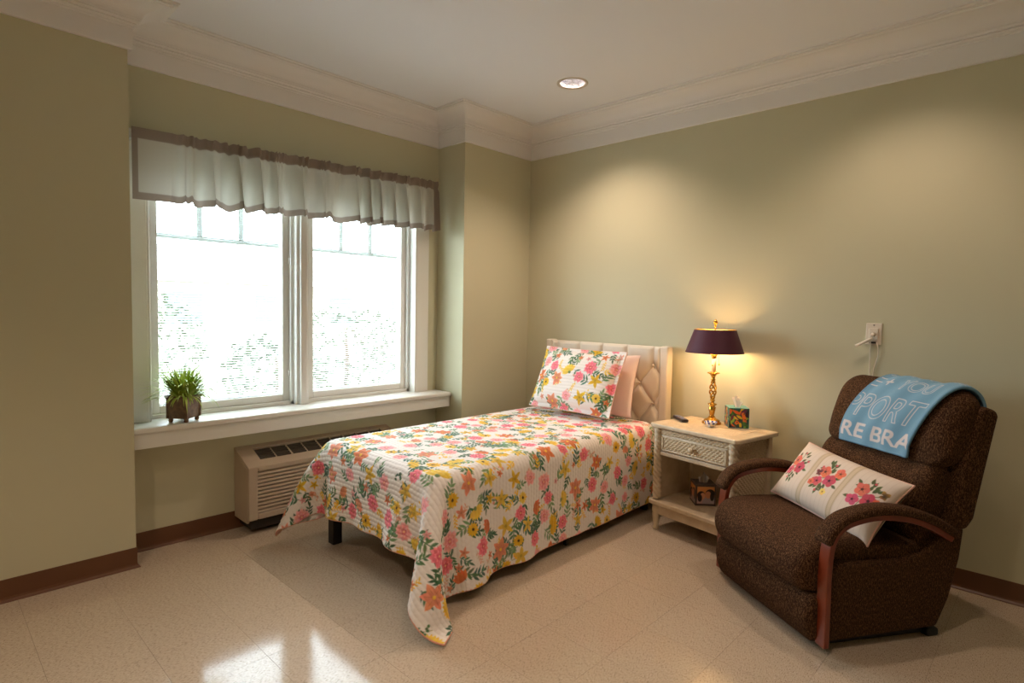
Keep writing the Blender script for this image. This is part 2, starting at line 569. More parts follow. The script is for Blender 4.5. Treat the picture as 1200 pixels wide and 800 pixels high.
# ceiling with round holes for the recessed lights
LIGHTS = [(-.62, -.90), (-.62, -2.62), (-2.42, -2.62), (-4.2, -1.95)]  # last one is added out of view to brighten the left wall
RC = .082
mb = MB()
xs = sorted(set([XB-T, T] + [x+s*.2 for x, y in LIGHTS for s in (-1, 1)]))
ys = sorted(set([YB-T, DW+T] + [y+s*.2 for x, y in LIGHTS for s in (-1, 1)]))
for i in range(len(xs)-1):
    for j in range(len(ys)-1):
        cx, cy = (xs[i]+xs[i+1])/2, (ys[j]+ys[j+1])/2
        hole = [l for l in LIGHTS if abs(l[0]-cx) < .01 and abs(l[1]-cy) < .01]
        if hole:
            n = 40; V = []
            for k in range(n):
                a = 2*pi*(k+.0)/n; c_, s_ = cos(a), sin(a); q = .2/max(abs(c_), abs(s_))
                V += [(cx+c_*RC, cy+s_*RC, ZC), (cx+c_*q, cy+s_*q, ZC)]
            mb.add(V, [(2*k, 2*k+1, 2*((k+1) % n)+1, 2*((k+1) % n)) for k in range(n)])
        else:
            mb.add([(xs[i], ys[j], ZC), (xs[i+1], ys[j], ZC), (xs[i+1], ys[j+1], ZC), (xs[i], ys[j+1], ZC)], [(0, 1, 2, 3)])
struct(mb.build('ceiling', M['ceiling']))
struct(box('ceiling_slab', (XB-T, YB-T, 3.0), (T, DW+T, 3.1), M['ceiling']))

# crown moulding: frieze band, two beads, cove, top fillet
prof = [(0.0, 2.552), (.016, 2.552), (.018, 2.556), (.018, 2.650), (.024, 2.653), (.024, 2.661), (.031, 2.664), (.034, 2.669), (.031, 2.674),
        (.040, 2.676), (.046, 2.682), (.046, 2.688)]
for k in range(11):
    t = k/10
    prof.append((.050+.098*(1-cos(t*pi/2))**.9, 2.690+.062*sin(t*pi/2)))
prof += [(.156, 2.752), (.160, 2.757), (.172, 2.757), (.172, 2.766), (.180, 2.768), (.180, ZC+.005), (0, ZC+.005)]
room_path = [(XB, DL), (XL, DL), (XL, DW), (XR, DW), (XR, 0), (0, 0), (0, YB), (XB, YB)]
o = sweep('trim_1', room_path, prof, M['crown'], closed=True); struct(o)
o['label'] = 'wide white crown moulding running round the top of the room'

# vinyl cove base
bprof = [(0.0, .102), (.003, .102), (.004, .099), (.004, .022), (.007, .012), (.015, .004), (.016, .0005), (0, .0005)]
for nm, path in (('baseboard_left', [(XB, DL), (XL, DL), (XL, DW)]), ('baseboard_window', [(XL, DW), (XR, DW)]),
                 ('baseboard_corner', [(XR, DW), (XR, 0), (0, 0)]), ('baseboard_right', [(0, 0), (0, YB)]),
                 ('baseboard_back', [(0, YB), (XB, YB)]), ('baseboard_side', [(XB, YB), (XB, DL)])):
    struct(sweep(nm, path, bprof, M['base']))

# ------------------------------------------------------------------ window
win = struct(empty('window_1', (0, 0, 0)))
win['label'] = 'wide double casement window with white casing and deep sill'
box('casing', (WX0-.105, DW-.022, WZ0), (WX0+.004, DW, WZ1+.1), M['white'], win, .004)
box('casing', (WX1-.004, DW-.022, WZ0), (WX1+.108, DW, WZ1+.1), M['white'], win, .004)
box('head_casing', (WX0-.105, DW-.026, WZ1), (WX1+.108, DW, WZ1+.11), M['white'], win, .004)
box('window_sill', (XL+.001, .118, WZ0-.032), (XR-.001, DW+.14, WZ0), M['white'], win, .009)
box('apron', (XL+.001, .132, .590), (XR-.003, DW, WZ0-.032), M['white'], win, .003)
mb = MB()
YJ0, YJ1 = DW-.02, DW+.145
mb.box((WX0-.005, YJ0, WZ0), (WX0+.014, YJ1, WZ1)).box((WX1-.014, YJ0, WZ0), (WX1+.005, YJ1, WZ1)).box((WX0, YJ0, WZ1-.014), (WX1, YJ1, WZ1))
mb.build('jamb', M['white'], win, .002)
mb = MB()   # stepped stops inside the frame
mb.box((WX0+.014, DW+.05, WZ0), (WX0+.036, YJ1, WZ1)).box((WX1-.036, DW+.05, WZ0), (WX1-.014, YJ1, WZ1)).box((WX0, DW+.05, WZ0), (WX1, YJ1, WZ0+.022))
mb.build('stop', M['white'], win, .003)
XM = -1.812
mb = MB()
mb.box((XM-.042, DW+.012, WZ0), (XM+.042, YJ1, WZ1)).box((XM-.022, DW-.008, WZ0), (XM+.022, DW+.012, WZ1)).box((XM-.062, DW+.05, WZ0), (XM+.062, YJ1, WZ1))
mb.build('mullion', M['white'], win, .004)
M['slat'] = cloth_trans(mat('blind_slat_white', (236, 238, 240), .5), .35)
M['cord'] = mat('white_cord', (225, 224, 218), .6)
GY = DW + .10
SASH = [(WX0+.036, XM-.062), (XM+.062, WX1-.036)]
for si, (a, b) in enumerate(SASH):
    z0, z1 = WZ0+.022, WZ1-.02
    f = .042
    mb = MB()
    ya, yb = GY-.025, GY+.035
    mb.box((a, ya, z0), (a+f, yb, z1)).box((b-f, ya, z0), (b, yb, z1)).box((a+f, ya, z0), (b-f, yb, z0+f)).box((a+f, ya, z1-f), (b-f, yb, z1))
    sash = mb.build('sash', M['white'], win, .004)
    ga, gb, gz0, gz1 = a+f-.004, b-f+.004, z0+f-.004, z1-f+.004
    box('pane', (ga, GY-.012, gz0), (gb, GY-.009, gz1), M['glass'], sash)
    box('pane', (ga, GY+.024, gz0), (gb, GY+.027, gz1), M['glass'], sash)
    mw = .030
    for k in (1, 2):
        xm = a+f + (b-a-2*f)*k/3
        box('muntin', (xm-mw/2, GY+.028, 1.726), (xm+mw/2, GY+.036, gz1), M['white'], sash)
    box('muntin', (ga, GY+.028, 1.700), (gb, GY+.036, 1.728), M['white'], sash)
    # hinge/lock hardware on the stile
    for zz in ((.80+.1), 1.62):
        MB().box((b-.008, ya-.014, zz-.02), (b+.006, ya, zz+.02)).build('latch', M['white'], sash, .003)
    bl = empty('window_blind', ((a+b)/2, GY, z0), 0, 'white narrow-slat blind between the panes of the %s casement' % ('left' if si == 0 else 'right'), 'blind', 'window blinds')
    hw = (gb-ga)/2 - .008
    mb = MB(); nsl = 84
    for k in range(nsl):
        zz = .055 + k*(gz1-gz0-.07)/nsl
        ang = R(12)
        d = .0065
        mb.add([(-hw, -d*cos(ang), zz-d*sin(ang)), (hw, -d*cos(ang), zz-d*sin(ang)), (hw, 0, zz+.0012), (-hw, 0, zz+.0012), (hw, d*cos(ang), zz+d*sin(ang)), (-hw, d*cos(ang), zz+d*sin(ang))],
               [(0, 1, 2, 3), (3, 2, 4, 5)], True)
    tag(mb.build('blind_slats', M['slat'], bl, loc=(0, .007, 0)), kind='stuff')
    box('bottom_rail', (-hw, -.001, .04), (hw, .013, .05), M['slat'], bl, .002)
    for xx in (-hw+.09, hw-.09): MB().tube([(xx, .001, .05), (xx, .001, gz1-z0-.04)], .0008, 5).build('ladder_cord', M['cord'], bl)

# ------------------------------------------------------------------ outdoors
M['lawn'] = mat('lawn', (140, 142, 118), .9, var=(6, (160, 160, 138)))
M['leaf_out'] = mat('shrub_leaf', (74, 84, 66), .6, var=(3, (98, 106, 86)))
M['farpane'] = mat('far_window_pane', (96, 104, 110), .3)
M['siding'] = mat('pale_siding', (190, 184, 172), .7)
M['shingle'] = mat('grey_roof', (120, 116, 114), .8)
g_ = box('ground_outside', (-40, DW+T+.02, -.5), (50, 60, -.35), M['lawn']); tag(g_, 'grassy lawn beyond the window', 'lawn', kind='structure')
bld = empty('far_building', (8, 22, -.35), 0, 'pale low building with a grey roof seen faintly beyond the window', 'building')
MB().box((-14, 0, 0), (14, 6, 2.5)).build('building_wall', M['siding'], bld)
MB().prism([(-.6, 2.5), (6.6, 2.5), (3, 4.2)], 'x', -14.6, 14.6).build('roof', M['shingle'], bld)
for xx in (-11, -7.5, -4, -.5, 3, 6.5, 10):
    w_ = box('window', (xx-.7, -.03, .8), (xx+.7, .02, 2.1), M['farpane'], bld)
def shrub(x, y, r, h, label):
    e = empty('shrub', (x, y, -.35), 0, label, 'shrub', 'shrubs on the lawn')
    mb = MB()
    for k in range(900):
        u, v, w = rng.normal(size=3); L = math.sqrt(u*u+v*v+w*w)
        q = rng.uniform(.75, 1.0)
        c = Vector((u/L*r*q, v/L*r*q, h*.5 + w/L*h*.5*q))
        a, b, s_ = rng.uniform(0, 6.28), rng.uniform(-1, 1), rng.uniform(.05, .11)
        d1 = Vector((cos(a)*cos(b), sin(a)*cos(b), sin(b)))*s_; d2 = Vector((-sin(a), cos(a), rng.uniform(-.4, .4)))*s_*.45
        mb.add([c-d1, c+d2, c+d1, c-d2], [(0, 1, 2, 3)])
    tag(mb.build('foliage', M['leaf_out'], e), kind='stuff')
    MB().tube([(0, 0, 0), (.03, 0, h*.4), (0, .02, h*.7)], [.05, .04, .02]).build('stem', mat('shrub_bark', (84, 66, 50), .9), e)
for k, (x, y, r, h, lb) in enumerate(((.2, 5.2, .8, 1.3, 'leafy green shrub nearest the window glass'), (2.4, 7.0, 1.1, 1.7, 'broad green shrub in the middle of the lawn'),
        (4.6, 8.2, 1.0, 1.5, 'rounded green shrub right of the broad one'), (-.6, 8.6, 1.0, 1.9, 'tall green shrub at the left of the view'),
        (7.2, 9.0, 1.2, 1.8, 'large green shrub at the right end of the row'))):
    shrub(x, y, r, h, lb)

# ------------------------------------------------------------------ valance
val = empty('window_valance', (0, 0, 0), 0, 'grey gathered fabric valance with taupe borders above the window', 'valance')
NU, NV = 620, 64
xa, xb_ = -2.775, -.825
s_ = np.linspace(0, 1, NU)[:, None]; t_ = np.linspace(0, 1, NV)[None, :]     # t: 0 top, 1 bottom
ph = np.cumsum(np.clip(1 + .75*np.interp(np.linspace(0, 40, NU), np.arange(41), rng.normal(size=41)), .25, 2.4)); ph = ph/ph[-1]*pi*2*34
am = np.interp(np.linspace(0, 24, NU), np.arange(25), rng.uniform(.5, 1.4, 25))
flat = np.clip((np.linspace(0, 1, NU)-.09)/.05, 0, 1)      # left end hangs flat
ph2 = np.cumsum(np.clip(1 + .6*np.interp(np.linspace(0, 16, NU), np.arange(17), rng.normal(size=17)), .3, 2.2)); ph2 = ph2/ph2[-1]*pi*2*15
a1 = (am*flat)[:, None]
fold = np.sin(ph2)+.40*np.sin(2*ph2+.8)+.18*np.sin(3*ph2)
depth = (.010*np.sin(ph)[:, None]*np.exp(-t_*3.0) + (.012+.030*t_)*fold[:, None] + .008*t_*np.sin(ph*.5+1)[:, None])*a1
pinch = np.exp(-((t_-.15)/.05)**2)
depth = depth*(1-.3*pinch)
ruff = .007*np.sin(ph*1.7)[:, None]*np.exp(-((t_-.0)/.10)**2)*a1
y = .178 - depth + .012*pinch*flat[:, None] - ruff
x = xa + (xb_-xa)*s_ + (.016*np.cos(ph2)+.006*np.cos(2*ph2))[:, None]*a1*(.25+.75*t_)
topz = 2.215 + .062*s_[:, 0]*0.9 + .004*np.sin(ph*1.3)*flat
z = topz[:, None] - t_*(.358 - .006*np.sin(ph2)[:, None]*a1 - .004*np.sin(ph)[:, None]*a1)
P = np.stack([x+0*z, y, z], -1)
colr = np.empty((NU, NV, 3)); colr[:] = (200, 196, 184)
border = (150, 135, 123)
colr[:, t_[0] < .15] = border; colr[:, t_[0] > .895] = border; colr[s_[:, 0] < .014] = border; colr[s_[:, 0] > .99] = border
M['valance'] = cloth_trans(mat('valance_cloth', (200, 196, 184), .9, attr=True, bump=(600, .15)), .22)
me = np_grid_mesh('valance_cloth', P, colr)
link_mesh('valance_cloth', me, M['valance'], val)
MB().tube([(xa,   .222, 2.18), (xb_, .222, 2.236)], .006, 10).build('curtain_rod', M['white'], val)
for xx, zz in ((xa+.01, 2.18), (xb_-.01, 2.236)): MB().box((xx-.008, .215, zz-.012), (xx+.008, DW, zz+.012)).build('rod_bracket', M['white'], val)

# ------------------------------------------------------------------ recessed lights
M['can'] = mat('can_reflector', (235, 235, 240), .18, metal=.85)
M['trimring'] = mat('downlight_ring', (210, 200, 186), .4)
M['bulbface'] = emis('downlight_bulb', (250, 240, 236), 5.0)
for k, (x, y) in enumerate(LIGHTS):
    lb = ['recessed ceiling light above the head of the bed', 'recessed ceiling light above the brown recliner', 'recessed ceiling light in the middle of the room', 'unseen recessed ceiling light added to brighten the left wall'][k]
    e = empty('ceiling_light', (x, y, ZC), 0, lb, 'ceiling light', 'recessed ceiling lights')
    MB().lathe([(RC-.004, .0), (RC, -.004), (RC+.016, -.004), (RC+.018, .0005)], 40, cap=False).build('trim_ring', M['trimring'], e)
    MB().lathe([(RC-.002, .0), (RC-.006, .03), (RC-.016, .08), (RC-.026, .11), (.004, .112)], 40, cap=False).build('reflector', M['can'], e)
    MB().lathe([(.0005, .075), (.030, .078), (.042, .088), (.040, .104)], 28, cap=False).build('bulb', M['bulbface'], e)
    ld = bpy.data.lights.new('downlight_beam', 'SPOT')
    ld.energy = DOWN_W*(1.0, .50, .60, 1.40)[k]; ld.color = (1.0, .765, .60); ld.spot_size = R(122); ld.spot_blend = .75; ld.shadow_soft_size = .045
    lo_ = bpy.data.objects.new('downlight_beam', ld); COL.objects.link(lo_); lo_.parent = e; lo_.location = (0, 0, .045)

# ------------------------------------------------------------------ wall air conditioner
M['ac'] = mat('beige_plastic', (190, 172, 150), .5)
M['acbar'] = mat('vent_bar_plastic', (76, 68, 58), .6)
M['acdark'] = mat('dark_vent_plastic', (52, 46, 40), .6)
ac = empty('wall_air_conditioner', (-2.25, DW, .07), 0, 'beige through-wall air conditioner with louvred front below the window', 'air conditioner')
W_, D_ = 1.07, .215      # front is local -y
mb = MB()                # cabinet with sloped, recessed top and recessed front
mb.prism([(0, .0), (-D_+.03, .0), (-D_+.03, .325), (-.035, .400), (0, .415)], 'x', .0, .018)
mb.prism([(0, .0), (-D_+.03, .0), (-D_+.03, .325), (-.035, .400), (0, .415)], 'x', W_-.018, W_)
mb.box((.018, -.03, 0), (W_-.018, 0, .395))
mb.build('cabinet', M['ac'], ac, .006)
# front bezel
fy0, fy1 = -D_, -D_+.03
mb = MB()
mb.box((0, fy0, .02), (.055, fy1, .333)).box((W_-.055, fy0, .02), (W_, fy1, .333)).box((.055, fy0, .02), (W_-.055, fy1, .058)).box((.055, fy0, .302), (W_-.055, fy1, .333))
mb.build('front_bezel', M['ac'], ac, .008, 3)
box('front_backing', (.05, fy1-.012, .05), (W_-.05, fy1-.006, .31), M['acdark'], ac)
me = None
nl = 11
for k in range(nl):
    zz = .062 + k*(.242/nl)
    if me is None:
        me = MB().prism([(fy0+.002, 0), (fy0+.003, .010), (fy1-.012, .017), (fy1-.012, .010)], 'x', .05, W_-.05).mesh('louvre'); me.materials.append(M['ac'])
    link_mesh('louvre', me, None, ac, (0, 0, zz))
# sloped top: frame, well and grille bars
def topz(yy): return .333 + (yy - fy0)*(.418-.333)/(D_)
mb = MB()
def tq(x0, x1, y0, y1, dz0=-.012, dz1=0):
    V = [(x0, y0, topz(y0)+dz0), (x1, y0, topz(y0)+dz0), (x1, y1, topz(y1)+dz0), (x0, y1, topz(y1)+dz0),
         (x0, y0, topz(y0)+dz1), (x1, y0, topz(y0)+dz1), (x1, y1, topz(y1)+dz1), (x0, y1, topz(y1)+dz1)]
    return V, [(0, 3, 2, 1), (4, 5, 6, 7), (0, 1, 5, 4), (1, 2, 6, 5), (2, 3, 7, 6), (3, 0, 4, 7)]
gx_a, gx_b, gy_a, gy_b = .095, .985, fy0+.065, -.035
for a in ((0, W_, fy0, gy_a), (0, W_, gy_b, 0), (0, gx_a, gy_a, gy_b), (gx_b, W_, gy_a, gy_b)): mb.add(*tq(*a))
mb.build('top_panel', M['ac'], ac, .003)
MB().add(*tq(gx_a-.01, gx_b+.01, gy_a-.01, gy_b+.01, -.05, -.042)).build('vent_well', M['acdark'], ac)
for k in range(1, 6):
    yy = gy_a + (gy_b-gy_a)*k/6
    MB().add(*tq(gx_a, gx_b, yy-.0035, yy+.0035, -.014, -.004)).build('vent_bar', M['acbar'], ac)
for k in range(1, 9):
    xx = gx_a + (gx_b-gx_a)*k/9
    MB().add(*tq(xx-.0025 if k % 2 else xx-.004, xx+.0025 if k % 2 else xx+.004, gy_a, gy_b, -.014, -.001)).build('vent_divider', M['ac'], ac)
box('lower_panel', (.03, -D_+.04, -.045), (W_-.03, 0, .005), M['acdark'], ac, .003)

# ------------------------------------------------------------------ potted grass on the sill
M['pot'] = mat('bronze_pot', (92, 66, 48), .5, metal=.35, bump=(120, .5), var=(60, (126, 92, 62), 5))
M['grass'] = mat('grass_blade', (140, 172, 56), .45, var=(14, (200, 212, 96)))
pp = empty('potted_grass', (-2.548, .197, WZ0), R(38), 'spiky green grass in a square bronze pot on the window sill', 'plant')
mb = MB()
def sq(h, z): return [(-h, -h, z), (h, -h, z), (h, h, z), (-h, h, z)]
mb.grid([sq(.043, .018), sq(.044, .022), sq(.050, .115), sq(.055, .118), (sq(.055, .13)), sq(.048, .13), sq(.045, .11)], closev=True, smooth=False)
n0 = len(mb.v); mb.f += [(0, 1, 2, 3), (n0-4, n0-3, n0-2, n0-1)]; mb.sm += [False, False]
pot = mb.build('pot', M['pot'], pp, .003)
for a in (-1, 1):
    for b in (-1, 1):
        MB().box((a*.045-.004, b*.045-.004, .02), (a*.045+.004, b*.045+.004, .118)).build('corner_strip', M['pot'], pot)
        MB().lathe([(.004, 0), (.008, .002), (.010, .009), (.007, .014), (.011, .017), (.011, .02)], 14, a*.036, b*.036, 0).build('foot', M['pot'], pp)
box('soil', (-.044, -.044, .10), (.044, .044, .112), mat('potting_soil', (50, 38, 28), .95), pp)
mb = MB()
def blade(a, lean, L, w, droop, base):
    n = 7; V = []
    p = Vector(base); el = lean
    for k in range(n+1):
        t = k/n
        wd = w*(1-t**2.2)*.5 + .0003
        sd = Vector((-sin(a), cos(a), 0))*wd
        for q in (p-sd, p+sd):
            yw = (q.x*sin(R(38))+q.y*cos(R(38)))*1.22      # stay clear of the casing and glass behind
            if yw > .085:
                q = q - Vector((sin(R(38)), cos(R(38)), 0))*((yw-.085)*.8)/1.22*1.0
            V.append(q)
        p = p + Vector((cos(a)*cos(el), sin(a)*cos(el), sin(el)))*(L/n)
        el -= droop/n*(.4+1.3*t)
    mb.add(V, [(2*k, 2*k+1, 2*k+3, 2*k+2) for k in range(n)], True)
for k in range(340):
    a = rng.uniform(0, 6.28); r = rng.uniform(0, .038)
    back = sin(a+R(38)) > .2
    lw = .74 if back else (.80 if cos(a+R(38)) < -.5 else 1.0)
    blade(a+rng.uniform(-.3, .3), rng.uniform(1.0, 1.5) if back else rng.uniform(.3, 1.4), rng.uniform(.14, .235)*lw, rng.uniform(.005, .009) if back else rng.uniform(.009, .014), rng.uniform(.3, .9) if back else rng.uniform(.7, 2.2), (cos(a)*r, sin(a)*r, .11))
tag(mb.build('grass_blades', M['grass'], pp), kind='stuff')
mb = MB()
for a, ln, L in ((.4, .75, .21), (2.6, 1.0, .17), (-.7, .6, .22), (1.3, 1.3, .18), (3.4, 1.2, .16), (-1.5, 1.35, .22), (-.3, .5, .21)):
    blade(a, ln, L, .0035, .7, (cos(a)*.01, sin(a)*.01, .11))
tag(mb.build('long_stems', mat('dry_stem', (84, 80, 42), .6), pp), kind='stuff')

pp.scale = (1.22, 1.22, 1.12)
# ------------------------------------------------------------------ bed
BX0, BX1, BY0, BY1, BZ = -2.0, -.105, -1.28, -.28, .585
bed = empty('bed', ((BX0+BX1)/2, -.78, 0), 0, 'black metal bed frame with cream tufted headboard under the floral quilt', 'bed')
bx_, by_ = (BX0+BX1)/2, -.78
def bl_(a, b): return (a[0]-bx_, a[1]-by_, a[2]), (b[0]-bx_, b[1]-by_, b[2])
def bpart(name, a, b, m_, bev=.004):
    a, b = bl_(a, b); return box(name, a, b, m_, bed, bev)
bpart('side_rail', (BX0+.02, BY0+.03, .24), (BX1, BY0+.06, .30), M['black']); bpart('side_rail', (BX0+.02, BY1-.06, .24), (BX1, BY1-.03, .30), M['black'])
bpart('end_rail', (BX0+.02, BY0+.03, .24), (BX0+.06, BY1-.03, .30), M['black']); bpart('end_rail', (BX1-.04, BY0+.03, .24), (BX1, BY1-.03, .30), M['black'])
bpart('center_rail', (BX0+.03, -.80, .25), (BX1, -.76, .29), M['black'])
for k in range(9):
    xx = BX0+.12+k*.215
    bpart('bed_slat', (xx, BY0+.04, .29), (xx+.06, BY1-.04, .305), M['black'], 0)
for (xx, yy, h_) in ((-1.93, -.31, .028), (-1.93, -1.20, .02), (-1.0, -1.235, .012), (-1.0, -.33, .012), (-.14, -1.23, .02), (-.14, -.33, .02), (-1.0, -.78, .012)):
    bpart('leg', (xx-h_, yy-h_, 0), (xx+h_, yy+h_, .26), M['black'], .003)
# upholstered headboard
M['head'] = mat('cream_leatherette', (228, 214, 194), .45, bump=(300, .05))
M['headbtn'] = mat('cream_button', (222, 206, 184), .4)
HY0, HY1, HZ0, HZ1 = -1.345, -.285, .30, 1.112
hbx = empty('headboard', (0, 0, 0)); hbx.parent = bed
hbx.location = (-bx_, -by_, 0)
mb = MB(); mb.box((-.095, HY0, HZ0), (-.022, HY0+.06, HZ1)).box((-.095, HY1-.06, HZ0), (-.022, HY1, HZ1)).box((-.06, HY0+.06, HZ0), (-.022, HY1-.06, HZ1-.01))
mb.build('board', M['head'], hbx, .012, 3)
# tufted face: relief with seams and diamond pulls
ny, nz = 330, 250
yv, zv = np.meshgrid(np.linspace(HY0+.055, HY1-.055, ny), np.linspace(HZ0, HZ1-.004, nz), indexing='ij')
cell_y, cell_z = .1045*2, .13
yc = -.816
seams = []
btn = []
for k in range(-4, 5):
    yb0 = yc + k*cell_y/1.0
    for r_ in range(0, 6):
        zb = .978 - r_*.128
        yb1 = yb0 + (0 if r_ % 2 == 0 else cell_y/2)
        if HY0+.08 < yb1 < HY1-.08: btn.append((yb1, zb))
        # diagonal seams to next row
        for dd in (-1, 1):
            seams.append((yb1, zb, yb1+dd*cell_y/2, zb-.128))
    seams.append((yb0, .978, yb0, 1.2))
dist = np.full(yv.shape, 9.0)
for (a, b, c, d) in seams:
    dx, dz = c-a, d-b; L2 = dx*dx+dz*dz
    tt = np.clip(((yv-a)*dx+(zv-b)*dz)/L2, 0, 1)
    dist = np.minimum(dist, np.hypot(yv-a-tt*dx, zv-b-tt*dz))
db = np.full(yv.shape, 9.0)
for a, b in btn: db = np.minimum(db, np.hypot(yv-a, zv-b))
relief = .018*(1-np.exp(-(dist/.018)**1.3)) - .010*np.exp(-(db/.022)**2)
edge = np.minimum(np.minimum(yv-yv.min(), yv.max()-yv), zv.max()-zv)
relief = relief*np.clip(edge/.02, 0, 1)**.5
P = np.stack([-.078-relief, yv, zv], -1)
link_mesh('tufted_panel', np_grid_mesh('tufted_panel', P), M['head'], hbx)
for a, b in btn:
    if b > .5:
        MB().ball((0, 0, 0), .009, 8).build('button', M['headbtn'], hbx, loc=(-.082, a, b))
mt_ = softbox((BX0+.01, BY0+.01, .305), (BX1-.005, BY1-.01, BZ-.012), .05, (0, 0, .0), 14).build('mattress', mat('mattress_ticking', (222, 216, 206), .8))
weld(mt_); tag(mt_, 'white mattress hidden under the floral quilt', 'mattress')

# ---- quilt: position based cloth draped over the mattress
def drape():
    h = .021
    LX, LY = 2.225, 1.835
    nx, ny = int(LX/h)+1, int(LY/h)+1
    x0 = BX1 - .03
    X = np.zeros((nx, ny, 3))
    X[..., 0] = x0 - (np.arange(nx)*h)[:, None]
    X[..., 1] = -.832 + ((np.arange(ny)-(ny-1)/2)*h)[None, :]
    X[..., 2] = BZ + .012
    X[..., 2] += rng.normal(size=(nx, ny))*.0008
    V = np.zeros_like(X)
    lo = np.array([BX0, BY0, .0]); hi = np.array([.3, BY1, BZ]); rad = .045
    cc, hh = (lo+hi)/2, (hi-lo)/2 - rad
    cons = []
    def pairs(di, dj, par, ax, mod=2, stiff=1.0):
        ii, jj = np.meshgrid(np.arange(nx), np.arange(ny), indexing='ij')
        i2, j2 = ii+di, jj+dj
        k = (ii if ax == 0 else jj)
        msk = (i2 >= 0) & (i2 < nx) & (j2 >= 0) & (j2 < ny) & np.isin(k % mod, par)
        a = (ii*ny+jj)[msk]; b = (i2*ny+j2)[msk]
        cons.append((a, b, h*math.hypot(di, dj), stiff))
    for par in ((0,), (1,)):
        pairs(1, 0, par, 0); pairs(0, 1, par, 1)
        pairs(1, 1, par, 0, 2, .55); pairs(1, -1, par, 0, 2, .55)
    for par in ((0, 1), (2, 3)):
        pairs(2, 0, par, 0, 4, .30); pairs(0, 2, par, 1, 4, .40)
    for par in ((0, 1, 2, 3), (4, 5, 6, 7)):
        pairs(4, 0, par, 0, 8, .08); pairs(0, 4, par, 1, 8, .12)
    dt = 1/60
    # start from a folded guess: sides hang straight, each foot corner is a fin pointing out along the diagonal
    zt = BZ+.008
    for i in range(nx):
        for j in range(ny):
            x, y = X[i, j, 0], X[i, j, 1]
            du = max(0, BX0-x); sd = 1 if y > -.78 else -1
            dv = max(0, (BY0-y) if sd < 0 else (y-BY1))
            cy_ = BY0-.008 if sd < 0 else BY1+.008
            if du > 0 and dv > 0:
                r = math.hypot(du, dv); th = math.atan2(dv, du); q = 1-abs(th-pi/4)/(pi/4)
                L = r*pi/4*q*.8; side = 1 if th > pi/4 else -1
                X[i, j] = (BX0-.01-L*.71+side*.012*q, cy_+sd*(L*.71+side*.012*q), zt-r*.96)
            elif du > 0: X[i, j] = (BX0-.008-.03*du*(1+sin(y*11)), y, zt-du)
            elif dv > 0: X[i, j] = (x, cy_+sd*.05*dv*(1+sin(x*9+1)), zt-dv)
    P = X.reshape(-1, 3).copy(); V = np.zeros_like(P)
    for step in range(90):
        V[:, 2] -= 2.2*dt
        V *= .93
        Q = P + V*dt
        for it in range(14):
            for a, b, L, st in cons:
                d = Q[b]-Q[a]
                l = np.sqrt((d*d).sum(1))+1e-9
                c = (st*.5*(l-L)/l)[:, None]*d
                if st < .5: c *= (l < L)[:, None]     # bending only resists folding
                Q[a] += c; Q[b] -= c
            # collide with rounded mattress block
            q = Q-cc
            core = np.clip(q, -hh, hh)
            dv = q-core
            dl = np.sqrt((dv*dv).sum(1))+1e-9
            inside = dl < rad+.006
            ins2 = (np.abs(q) <= hh).all(1)
            push = dv/dl[:, None]*(rad+.006-dl)[:, None]
            Q[inside & ~ins2] += push[inside & ~ins2]
            if ins2.any(): Q[ins2, 2] = hi[2]+.006
            con = inside
            Q[con] = Q[con]*.75 + np.c_[P[con, 0]*.25, P[con, 1]*.25, Q[con, 2]*.25]
            np.maximum(Q[:, 2], .012, out=Q[:, 2])
        V = (Q-P)/dt
        P = Q
    return P.reshape(nx, ny, 3), LX, LY, h
def cubic(n_in, n_out):
    t = np.linspace(0, n_in-1, n_out); i = np.clip(np.floor(t).astype(int), 0, n_in-2); f = t-i
    Wm = np.zeros((n_out, n_in))
    ws = [(-f+2*f**2-f**3)/2, (2-5*f**2+3*f**3)/2, (f+4*f**2-3*f**3)/2, (-f**2+f**3)/2]
    for k, w in zip((-1, 0, 1, 2), ws): np.add.at(Wm, (np.arange(n_out), np.clip(i+k, 0, n_in-1)), w)
    return Wm
def upsample(P, nu, nv): 
    A, B = cubic(P.shape[0], nu), cubic(P.shape[1], nv)
    return np.einsum('ai,ijk,bj->abk', A, P, B, optimize=True)
def normals(P):
    du = np.gradient(P, axis=0); dv = np.gradient(P, axis=1)
    n = np.cross(du, dv); return n/(np.linalg.norm(n, axis=2, keepdims=True)+1e-12)
QP, LX, LY, qh = drape()
for _ in range(2):   # light smoothing of the simulated cloth
    Z = QP.copy(); Z[1:-1] += .25*(QP[2:]+QP[:-2]-2*QP[1:-1]); Z[:, 1:-1] += .25*(Z[:, 2:]+Z[:, :-2]-2*Z[:, 1:-1]); QP = Z
WHITE_Q = (238, 230, 224)
cq = floral(Canvas(LX, LY, .0032, WHITE_Q), 7)
FP = upsample(QP, cq.nu, cq.nv)
FN = normals(FP)
if FN[cq.nu//2, cq.nv//2, 2] < 0: FN = -FN
u_ = (np.arange(cq.nu)*cq.res)[:, None]; v_ = (np.arange(cq.nv)*cq.res)[None, :]
wob = .0016*np.sin(v_*23+u_*5) + .0012*np.sin(v_*61)
chan = np.abs(np.sin(pi*(u_+wob)/.0225))**.55
pucker = .0008*np.sin(v_*260+np.floor((u_+wob)/.0225)*2.1)
TOP = FP + FN*(.0065 + .0034*chan + pucker*chan)[..., None]
quilt = empty('quilt', (0, 0, 0), 0, 'white quilted bedspread printed with orange, pink and yellow flowers', 'quilt')
M['quilt'] = mat('floral_quilt_print', WHITE_Q, .85, spec=.2, attr=True, sheen=.15)
link_mesh('quilt_top', np_grid_mesh('quilt_top', TOP, cq.a), M['quilt'], quilt)
n2u, n2v = cq.nu//4, cq.nv//4
